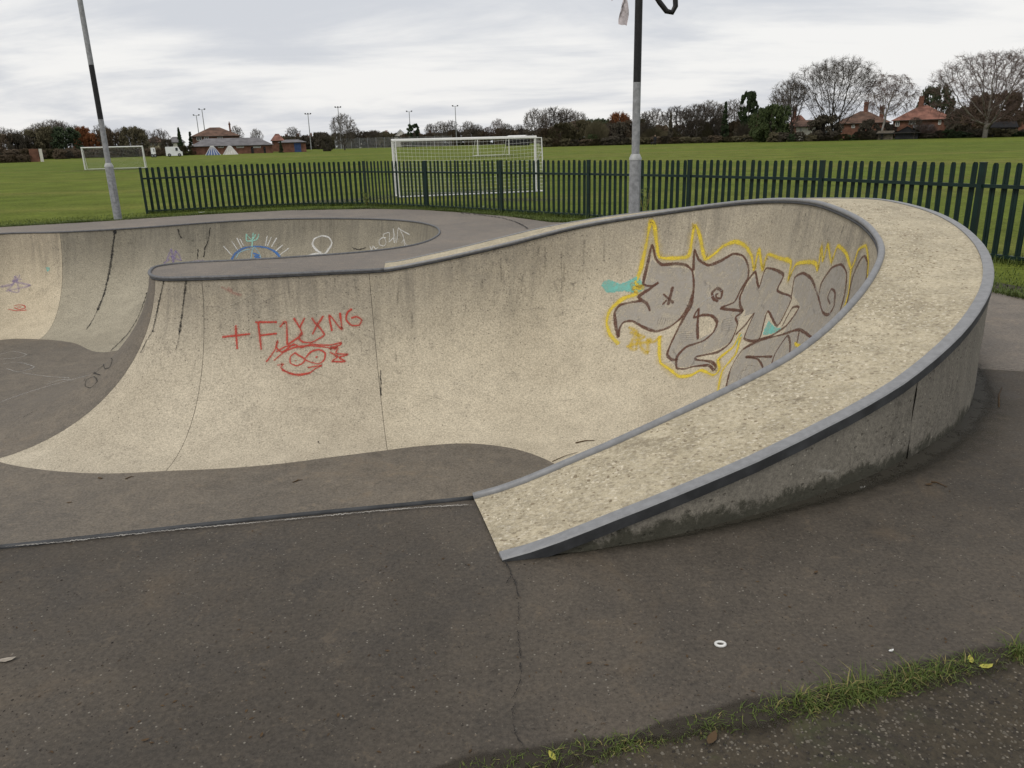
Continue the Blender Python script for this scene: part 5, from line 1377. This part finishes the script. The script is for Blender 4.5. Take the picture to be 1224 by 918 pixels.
stacked(266, 284, 174.5, 176, 'tarp_w', 'pointed stack of white goal frames with pale netting by the changing rooms')
M['coat'] = simple('dark_coat', (.018, .018, .022), .9)
M['skin'] = simple('skin', (.42, .28, .21), .6, .05)
def skinned(name, pts, edges, rad, mat, parent, root=0):
    me = bpy.data.meshes.new(name); me.from_pydata(pts, edges, []); me.materials.append(mat)
    o = bpy.data.objects.new(name, me); C.objects.link(o); o.parent = parent
    md = o.modifiers.new('skin', 'SKIN'); md.use_smooth_shade = True
    for i, r_ in enumerate(rad): me.skin_vertices[0].data[i].radius = (r_, r_)
    me.skin_vertices[0].data[root].use_root = True
    sb = o.modifiers.new('sub', 'SUBSURF'); sb.levels = 1; sb.render_levels = 1
    return o
pw = at(783, 146); per = empty('person', (pw.x, pw.y, zg(146)), bearing(pw), 'distant person in dark clothes standing at the far field edge with a dog', 'person')
P_ = [(0,0,.92),(0,0,1.15),(0,0,1.38),(0,0,1.50),(.18,0,1.38),(.24,.03,1.12),(.22,-.08,.90),(-.18,0,1.38),(-.25,.03,1.12),(-.24,-.06,.88),(.1,0,.88),(.11,-.02,.48),(.12,.02,.06),(.12,-.14,.04),(-.1,0,.88),(-.12,.03,.48),(-.14,.06,.06),(-.14,-.10,.04)]
E_ = [(0,1),(1,2),(2,3),(2,4),(4,5),(5,6),(2,7),(7,8),(8,9),(0,10),(10,11),(11,12),(12,13),(0,14),(14,15),(15,16),(16,17)]
Rr = [.15,.15,.14,.07,.08,.06,.05,.08,.06,.05,.10,.08,.06,.04,.10,.08,.06,.04]
skinned('body', P_, E_, Rr, M['coat'], per)
mb = MB(); mb.tube([(0,-.01,1.48),(0,-.01,1.54),(0,-.015,1.60),(0,-.01,1.68),(0,0,1.74)], [.055,.085,.10,.095,.05], 10); mb.build('head', M['skin'], per, True)
mb = MB(); mb.tube([(0,.02,1.60),(0,.02,1.68),(0,.01,1.75),(0,.01,1.77)], [.10,.112,.09,.03], 10); mb.build('hair', M['coat'], per, True)
pd_ = at(780, 145.5); dog = empty('dog', (pd_.x, pd_.y, zg(145.5)), bearing(pd_)+.5, 'small dark dog beside the distant person', 'dog')
P_ = [(0,0,.40),(.2,0,.41),(.36,0,.44),(.47,0,.56),(.58,0,.56),(.66,0,.53),(.28,.07,.36),(.28,.07,.18),(.29,.07,.03),(.28,-.07,.36),(.28,-.07,.18),(.29,-.07,.03),(-.18,0,.42),(-.2,.07,.34),(-.26,.07,.17),(-.23,.07,.03),(-.2,-.07,.34),(-.26,-.07,.17),(-.23,-.07,.03),(-.3,0,.48),(-.42,0,.56)]
E_ = [(0,1),(1,2),(2,3),(3,4),(4,5),(2,6),(6,7),(7,8),(2,9),(9,10),(10,11),(0,12),(12,13),(13,14),(14,15),(12,16),(16,17),(17,18),(12,19),(19,20)]
skinned('body', P_, E_, [.11,.12,.11,.07,.065,.035,.05,.03,.025,.05,.03,.025,.10,.06,.03,.025,.06,.03,.025,.03,.02], M['coat'], dog)

# ------------------------------------------------------------------ grass
def blades(name, items, mat, label=None, extra=None):
    V = []; Fc = []
    for (p, h, w, a, lean) in items:
        d = Vector((math.cos(a), math.sin(a), 0)); s = Vector((-d.y, d.x, 0))*w
        p = Vector(p); m1 = p+Vector((0, 0, h*.55))+d*lean*.35*h; tip = p+Vector((0, 0, h*max(.25, 1-.35*lean)))+d*lean*h
        o_ = len(V); V += [p-s, p+s, m1+s*.7, m1-s*.7, tip]; Fc += [(o_, o_+1, o_+2, o_+3), (o_+3, o_+2, o_+4)]
    o = mobj(name, V, Fc, mat); tag(o, label, 'grass' if label else None, None, 'stuff'); return o
rg = random.Random(77)
# tufts on the edge between pavement and path, at the viewer's feet
fe = [Vector(p) for p in front_edge]
cum = [0]
for a, b_ in zip(fe[:-1], fe[1:]): cum.append(cum[-1]+(b_-a).length)
def on_edge(pl, cu, s):
    for i in range(len(cu)-1):
        if s <= cu[i+1] or i == len(cu)-2:
            t_ = (s-cu[i])/(cu[i+1]-cu[i]); return pl[i].lerp(pl[i+1], t_)
it = []; dry = []
Lf = cum[-1]
tufts = []
for pxx, wd, hh, dn in ((575, 18, .035, 1), (610, 20, .04, 1), (665, 15, .05, 1), (700, 22, .07, 1.3), (735, 18, .065, 1.2), (780, 18, .045, 1), (820, 20, .05, 1), (850, 15, .05, 1), (885, 18, .055, 1.2), (925, 20, .06, 1.2), (960, 20, .075, 1.4), (1000, 24, .085, 1.6), (1030, 22, .075, 1.4), (1075, 22, .08, 1.5), (1100, 22, .075, 1.4), (1130, 22, .065, 1.3), (1155, 20, .06, 1.2), (1190, 12, .04, .6), (1212, 18, .075, 1.3), (1240, 24, .07, 1.2), (1290, 24, .07, 1.2)):
    best = min(range(201), key=lambda q: abs(PX(tuple(on_edge(fe, cum, Lf*q/200*1.0))+(0,))[0]-pxx))
    c_ = on_edge(fe, cum, Lf*best/200) if pxx < 1224 else fe[-1]+Vector((ed.x, ed.y))*((pxx-1224)/300)
    tufts.append((c_, wd, hh, dn))
for c_, wd, hh, dn in tufts:
    rad = wd/F_PX*2.6*1.15
    for q in range(int((130 if c_.x < .75 else 230)*dn)):
        al = rg.gauss(0, .9)*rad*1.15; ac = rg.gauss(0, .30)*rad-.02
        p = c_+ed*al+Vector((-ed.y, ed.x))*ac
        e_ = math.exp(-(al/rad)**2-(ac/(rad*.7))**2)
        h = hh*(.30+.60*e_)*rg.uniform(.4, 1.25)*(.75 if c_.x < .75 else .82)*(.6+.8*rg.random()**2)
        (dry if rg.random() < .16 else it).append(((p.x, p.y, -.008), h, rg.uniform(.0010, .0024), rg.uniform(0, 6.28), rg.uniform(.2, 1.9)))
for q in range(1500):
    s = rg.random()*Lf
    if math.sin(s*11)+math.sin(s*27+1)+math.sin(s*5.3+2) < .1: continue
    c_ = on_edge(fe, cum, s); p = c_+Vector((-ed.y, ed.x))*rg.gauss(-.025, .022)
    (dry if rg.random() < .08 else it).append(((p.x, p.y, -.008), rg.uniform(.010, .030), rg.uniform(.0012, .0024), rg.uniform(0, 6.28), rg.uniform(.3, 1.4)))
M['soil'] = paint('edge_soil', (.028, .022, .014), 1.5, .95, 20)
V = []; Fc = []; UV = []; k_ = 160
for i in range(k_+1):
    s = -.2+(Lf+1.4)*i/k_; c_ = on_edge(fe, cum, min(max(s, 0), Lf)) if 0 <= s <= Lf else (fe[0]+ed*s if s < 0 else fe[-1]+ed*(s-Lf))
    w_ = .045+.02*math.sin(s*9)+.012*math.sin(s*23); nn = Vector((-ed.y, ed.x))
    for q, u in ((w_*.9, 0), (0, .5), (-w_*1.6, 1)): V.append((c_.x+nn.x*q, c_.y+nn.y*q, .003)); UV.append((u, 0))
for i in range(k_):
    for j in (0, 1): a = i*3+j; Fc.append((a, a+3, a+4, a+1))
o = mobj('edge_soil', V, Fc, M['soil']); tag(o, kind='structure')
ul = o.data.uv_layers.new(name='UVMap')
for lp in o.data.loops: ul.data[lp.index].uv = UV[lp.vertex_index]
blades('edge_grass', it, M['blade'], 'green grass tufts growing along the pavement edge by the dark path')
blades('dry_grass', dry, M['blade_dry'], 'dry straw-coloured blades among the grass tufts at the pavement edge')
# verge between the pavement and the fence
re_ = [Vector(p) for p in rear_edge]; cu = [0]
for a, b_ in zip(re_[:-1], re_[1:]): cu.append(cu[-1]+(b_-a).length)
it = []
cen = Vector((-3, 9))
for q in range(52000):
    s = rg.random()*cu[-1]; c_ = on_edge(re_, cu, s); outw = (c_-cen).normalized()
    off = abs(rg.gauss(0, .55)) if rg.random() < .6 else rg.uniform(0, 2.6)
    if rg.random() < .22: off = abs(rg.gauss(.02, .06))
    p = c_+outw*(off-.05)
    k = .5+.5*math.sin(s*3.1)*math.sin(s*1.3+1)
    h = (.05+.07*k*math.exp(-off*2.0))*rg.uniform(.5, 1.3)
    it.append(((p.x, p.y, -.03), h, .0045, rg.uniform(0, 6.28), rg.uniform(.2, 1.2)))
for a, b_ in zip(FP[1:-1], FP[2:]):
    L = (b_-a).length; nn = Vector((-(b_-a).y, (b_-a).x)).normalized()
    for q in range(int(L*650)):
        p = a.lerp(b_, rg.random())+nn*rg.gauss(0, .13)
        it.append(((p.x, p.y, -.03), rg.uniform(.05, .15), .0045, rg.uniform(0, 6.28), rg.uniform(.2, 1.0)))
blades('verge_grass', it, M['blade'], 'rough green verge grass between the pavement and the green fence')
# a few tall weeds by the fence
for x, D, h, lb in ((773, 15.5, .75, 'tall thin weed growing against the fence beside the black lamp post'), (433, 22.4, .45, 'small bushy weed at the fence corner post')):
    p = at(x, D); w_ = empty('weed', (p.x, p.y, -.03), 0, lb, 'weed'); V = []; Fc = []
    mb = MB()
    for s in range(6):
        a = rg.uniform(0, 6.28); mb.tube([(0,0,0),(.05*math.cos(a),.05*math.sin(a),h*.5),(.13*math.cos(a),.13*math.sin(a),h*rg.uniform(.7,1))], .004, 4)
    mb.build('stem', M['blade_dry'], w_)
    for q in range(160):
        a = rg.uniform(0, 6.28); z_ = rg.random()**1.5*h; rr_ = .14*rg.random(); c_ = Vector((math.cos(a)*rr_, math.sin(a)*rr_, z_)); u = Vector((rg.gauss(0,1), rg.gauss(0,1), rg.gauss(0,.5))).normalized()*.03; v = u.orthogonal().normalized()*.012
        o_ = len(V); V += [c_-u, c_+v, c_+u, c_-v]; Fc.append((o_, o_+1, o_+2, o_+3))
    mobj('foliage', V, Fc, M['blade'], w_)

# ------------------------------------------------------------------ moss and silt at the foot of the outer wall
sum_ = [0.0]
for n_ in range(1, NPK): sum_.append(sum_[-1]+(OUT[n_]-OUT[n_-1]).length)
def silt(name, wf, hf, mat, label):
    V = []; Fc = []; UV = []; K = 6; cnt = 0
    for n_ in range(NPK):
        o_ = OUT[n_]; out = (o_-edge_in[n_]).normalized()
        if o_.y > 9.5: break
        wd = wf(sum_[n_])
        for j in range(K):
            q = j/(K-1); hh_ = (hf*(1-q)**1.6*min(1, sum_[n_]/2)+.0022+.003*math.sin(n_*1.7+j*2)*(1-q)*min(1, sum_[n_]/2))
            V.append((o_.x+out.x*(-.015+wd*q), o_.y+out.y*(-.015+wd*q), hh_)); UV.append((.5+.5*q, n_))
        cnt += 1
    for n_ in range(cnt-1):
        for j in range(K-1): a = n_*K+j; Fc.append((a, a+K, a+K+1, a+1))
    o = mobj(name, V, Fc, mat, None, True); tag(o, label, 'moss', None, 'stuff')
    ul = o.data.uv_layers.new(name='UVMap')
    for lp in o.data.loops: ul.data[lp.index].uv = UV[lp.vertex_index]
silt('moss', lambda s: 0.02+.125*min(1, max(0, s-.5)/2.0)*(1+.12*math.sin(s*3.7)+.07*math.sin(s*9.1)), .022, paint('dark_silt', (.024, .021, .014), 1.5, .75, 26), 'dark moss and silt gathered along the foot of the outer ramp wall')
silt('moss', lambda s: .05+.22*min(1, max(0, s-.3)/2.0)*(1+.2*math.sin(s*2.3+1)), .003, paint('silt_stain', (.035, .031, .022), .75, 1.0, 12), 'thin silt stain fading outward from the outer ramp wall')
# tiny moss cushions and crumbs in that gutter
cr2 = []
for q in range(700):
    n_ = rg.randrange(14, NPK-2); o_ = OUT[n_]
    if o_.y > 8: continue
    out = (o_-edge_in[n_]).normalized(); k_ = abs(rg.gauss(0, .035)); p = o_+out*(k_+.004)
    cr2.append(((p.x+rg.uniform(-.02, .02), p.y+rg.uniform(-.02, .02), .002), rg.uniform(.002, .007), rg.uniform(0, 6.28)))
# ------------------------------------------------------------------ litter and grit
M['stone'] = leafmat('grit_stone', (.055, .048, .037), (.165, .148, .122))
M['stone_d'] = leafmat('dark_grit', (.022, .020, .018), (.07, .06, .05))
M['leaf_dead'] = leafmat('dead_leaf', (.045, .028, .016), (.11, .07, .035))
M['leaf_yel'] = simple('yellow_leaf', (.36, .34, .06), .6, .2, 30)
M['paper'] = simple('white_litter', (.62, .62, .60), .7, .1, 30)
def grit(name, items, mat, label, cat):
    V = []; Fc = []
    for (p, s, a) in items:
        o_ = len(V); ca, sa = math.cos(a), math.sin(a)
        for (x, y, z) in ((-1,-.6,0),(1,-.7,0),(.8,.7,0),(-.7,.8,0),(-.5,-.3,.7),(.6,-.2,.8),(.3,.4,.7),(-.4,.4,.6)):
            V.append((p[0]+(x*ca-y*sa)*s, p[1]+(x*sa+y*ca)*s, p[2]+z*s*.8))
        Fc += [tuple(i+o_ for i in f) for f in ((4,5,6,7),(0,1,5,4),(1,2,6,5),(2,3,7,6),(3,0,4,7))]
    o = mobj(name, V, Fc, mat); tag(o, label, cat, None, 'stuff'); return o
grit('moss_crumbs', cr2, M['stone_d'], 'dark crumbs of moss and dirt along the foot of the outer wall', 'moss')
dl, dd_ = [], []
for q in range(6500):
    n_ = rg.randrange(0, NPK-1); f_ = rg.random(); w_ = rg.random()
    if w_ > .55 and rg.random() < .55: w_ = rg.random()*.5
    a = inn[n_].lerp(inn[n_+1], f_); e_ = edge_in[n_].lerp(edge_in[n_+1], f_); p = a.lerp(e_, .06+.90*w_); p.z += .0065+.004*math.sin(w_*math.pi)
    if math.hypot(p.x, p.y) > 8.5: continue
    k_ = math.sin(p.x*5+1)*math.sin(p.y*4.3)+.6*math.sin(p.x*11+p.y*9)
    if k_ < -.35 and rg.random() < .7: continue
    (dl if rg.random() < .68 else dd_).append(((p.x, p.y, p.z-.0018), abs(rg.gauss(.0036, .0022))+.0018, rg.uniform(0, 6.28)))
M['chip_l'] = leafmat('pale_aggregate', (.42, .37, .27), (.66, .60, .48)); M['chip_d'] = leafmat('brown_aggregate', (.18, .145, .10), (.30, .25, .175))
for its, mt, nm in ((dl, 'chip_l', 'pale'), (dd_, 'chip_d', 'brown')):
    o = grit('aggregate_chips', its, M[mt], None, None); o.parent = bowl; o['label'] = f'{nm} stone chips standing out of the sloping deck'
gp = []; gd = []
for q in range(15000):
    s = rg.uniform(-.3, Lf+1.2); off = rg.uniform(.02, 1.25)
    c_ = (on_edge(fe, cum, min(max(s, 0), Lf)) if 0 <= s <= Lf else (fe[0]+ed*s if s < 0 else fe[-1]+ed*(s-Lf)))-Vector((-ed.y, ed.x))*off
    (gp if rg.random() < .5 else gd).append(((c_.x, c_.y, -.0075), abs(rg.gauss(.0026, .0017))+.0010, rg.uniform(0, 6.28)))
grit('path_grit', gp, M['stone'], 'pale stone chips standing proud in the dark path', 'grit')
grit('path_grit', gd, M['stone_d'], 'dark stone chips standing proud in the dark path', 'grit')
gp = []; gd = []
for q in range(3600):
    x = rg.uniform(-20, 1250); y = rg.uniform(600, 915); p = G(x, y, .0)
    if not inside(p.x, p.y, outer) or inside(p.x, p.y, hole): continue
    (gp if rg.random() < .5 else gd).append(((p.x, p.y, 0), abs(rg.gauss(.0012, .0011))+.0007, rg.uniform(0, 6.28)))
grit('pavement_grit', gp, M['stone'], 'loose pale grit scattered on the pavement', 'grit')
grit('pavement_grit', gd, M['stone_d'], 'loose dark grit scattered on the pavement', 'grit')
V = []; Fc = []
for q in range(330):
    x = rg.uniform(-20, 1250); y = 575+rg.random()**.8*330; p = G(x, y, .0)
    if not inside(p.x, p.y, outer) or inside(p.x, p.y, hole): continue
    a = rg.uniform(0, 6.28); s = rg.uniform(.003, .010); d = Vector((math.cos(a), math.sin(a), 0))*s; e_ = Vector((-d.y, d.x, 0))*rg.uniform(.15, .5)
    o_ = len(V); V += [p-d+Vector((0,0,.0015)), p+e_+Vector((0,0,.003)), p+d+Vector((0,0,.0015)), p-e_+Vector((0,0,.002))]; Fc.append((o_, o_+1, o_+2, o_+3))
o = mobj('leaf_crumbs', V, Fc, M['leaf_dead']); tag(o, 'brown crumbs of dead leaf scattered over the pavement', 'leaf litter', None, 'stuff')
def leaf(name, x, y, s, mt, label, cat='leaf', surf='ground', rot=0.0, group=None):
    c_ = cast(x, y, surf); p = c_[0]; V = []; Fc = []
    pr = ((-1,0),(-.6,.3),(0,.42),(.6,.26),(1,0),(.6,-.3),(0,-.4),(-.6,-.26))
    for (u, v) in pr: V.append((u*s, v*s, .002+.12*s*abs(u)**2+rg.uniform(0, .05)*s))
    V.append((0, 0, .06*s+.001)); Fc = [(i, (i+1) % 8, 8) for i in range(8)]
    me = bpy.data.meshes.new(name); me.from_pydata(V, [], Fc); me.materials.append(M[mt])
    o = bpy.data.objects.new(name, me); C.objects.link(o); o.location = p+c_[1]*.003
    o.rotation_mode = 'QUATERNION'; o.rotation_quaternion = c_[1].to_track_quat('Z', 'Y') @ Matrix.Rotation(rot, 3, 'Z').to_quaternion()
    tag(o, label, cat, group); return o
M['leaf_pale'] = simple('pale_dry_leaf', (.30, .265, .22), .8, .2, 40)
leaf('fallen_leaf', 8, 790, .030, 'leaf_pale', 'pale dried leaf lying flat on the open dark pavement', rot=.3)
leaf('fallen_leaf', 1178, 798, .026, 'leaf_yel', 'bright yellow leaf caught in the grass edge', rot=.2)
leaf('fallen_leaf', 1160, 790, .022, 'leaf_yel', 'yellow-green leaf caught in the grass edge beside the bright yellow one', rot=1.2)
leaf('fallen_leaf', 660, 905, .020, 'leaf_yel', 'small yellowish leaf in the grass tufts by the pavement crack', rot=2.0)
leaf('fallen_leaf', 851, 884, .030, 'leaf_dead', 'curled brown leaf in the grass edge', rot=1.0)
leaf('fallen_leaf', 1065, 779, .012, 'paper', 'small pale grey scrap on the pavement near the grass edge', 'scrap', rot=.5)
leaf('litter_scrap', 1027, 584, .032, 'paper', 'white paper sliver lying at the foot of the outer wall', 'litter', rot=.25)
leaf('litter_scrap', 241, 254, .10, 'paper', 'white scrap of litter on the verge by the fence end', 'litter', rot=.2)
leaf('litter_scrap', 579, 247, .08, 'paper', 'white scrap of litter in the grass below the netted goal', 'litter', rot=.8)
for i, (x, y, s, sf) in enumerate(((174, 886, .012, 'ground'), (313, 880, .010, 'ground'), (704, 794, .012, 'ground'), (120, 572, .04, 'floor'), (83, 601, .03, 'floor'), (355, 575, .03, 'floor'), (110, 830, .006, 'ground'), (1110, 580, .02, 'ground'), (975, 685, .012, 'ground'))):
    leaf('fallen_leaf', x, y, s, 'leaf_dead', 'small dark fallen leaf lying flat on the paving', 'leaf', sf, rg.uniform(0, 6), 'small dark leaves on the paving')
# bottle-top-like white ring
c_ = G(861, 771, 0); mb = MB(); ring = [(.016*math.cos(6.283*i/16), .012*math.sin(6.283*i/16), .004) for i in range(16)]
mb.tube(ring, .0048, 6, closed=True); o = mb.build('litter_ring', M['paper'], None, True); o.location = (c_.x, c_.y, 0); tag(o, 'little white plastic ring lying on the pavement', 'litter')
# twigs on the bowl floor and pavement
for i, (x0, y0, x1, y1, sf, rad) in enumerate(((688, 530, 711, 527, 'wall', .008), (350, 577, 362, 574, 'floor', .006), (1025, 450, 1030, 432, 'ground', 0), (1113, 577, 1132, 583, 'ground', .004), (150, 573, 160, 570, 'floor', .006), (1194, 487, 1198, 463, 'ground', .004), (660, 552, 690, 541, 'wall', .005))):
    if not rad: continue
    a, b_ = cast(x0, y0, sf), cast(x1, y1, sf)
    m1 = a[0].lerp(b_[0], .5)+a[1]*rad*1.5+Vector((0, .02, 0))
    mb = MB(); mb.tube([a[0]+a[1]*rad, m1, b_[0]+b_[1]*rad], [rad, rad*.8, rad*.4], 5)
    o = mb.build('fallen_twig', M['leaf_dead'], None, True); tag(o, 'thin dark twig lying on the paving', 'twig', 'thin twigs on the paving')
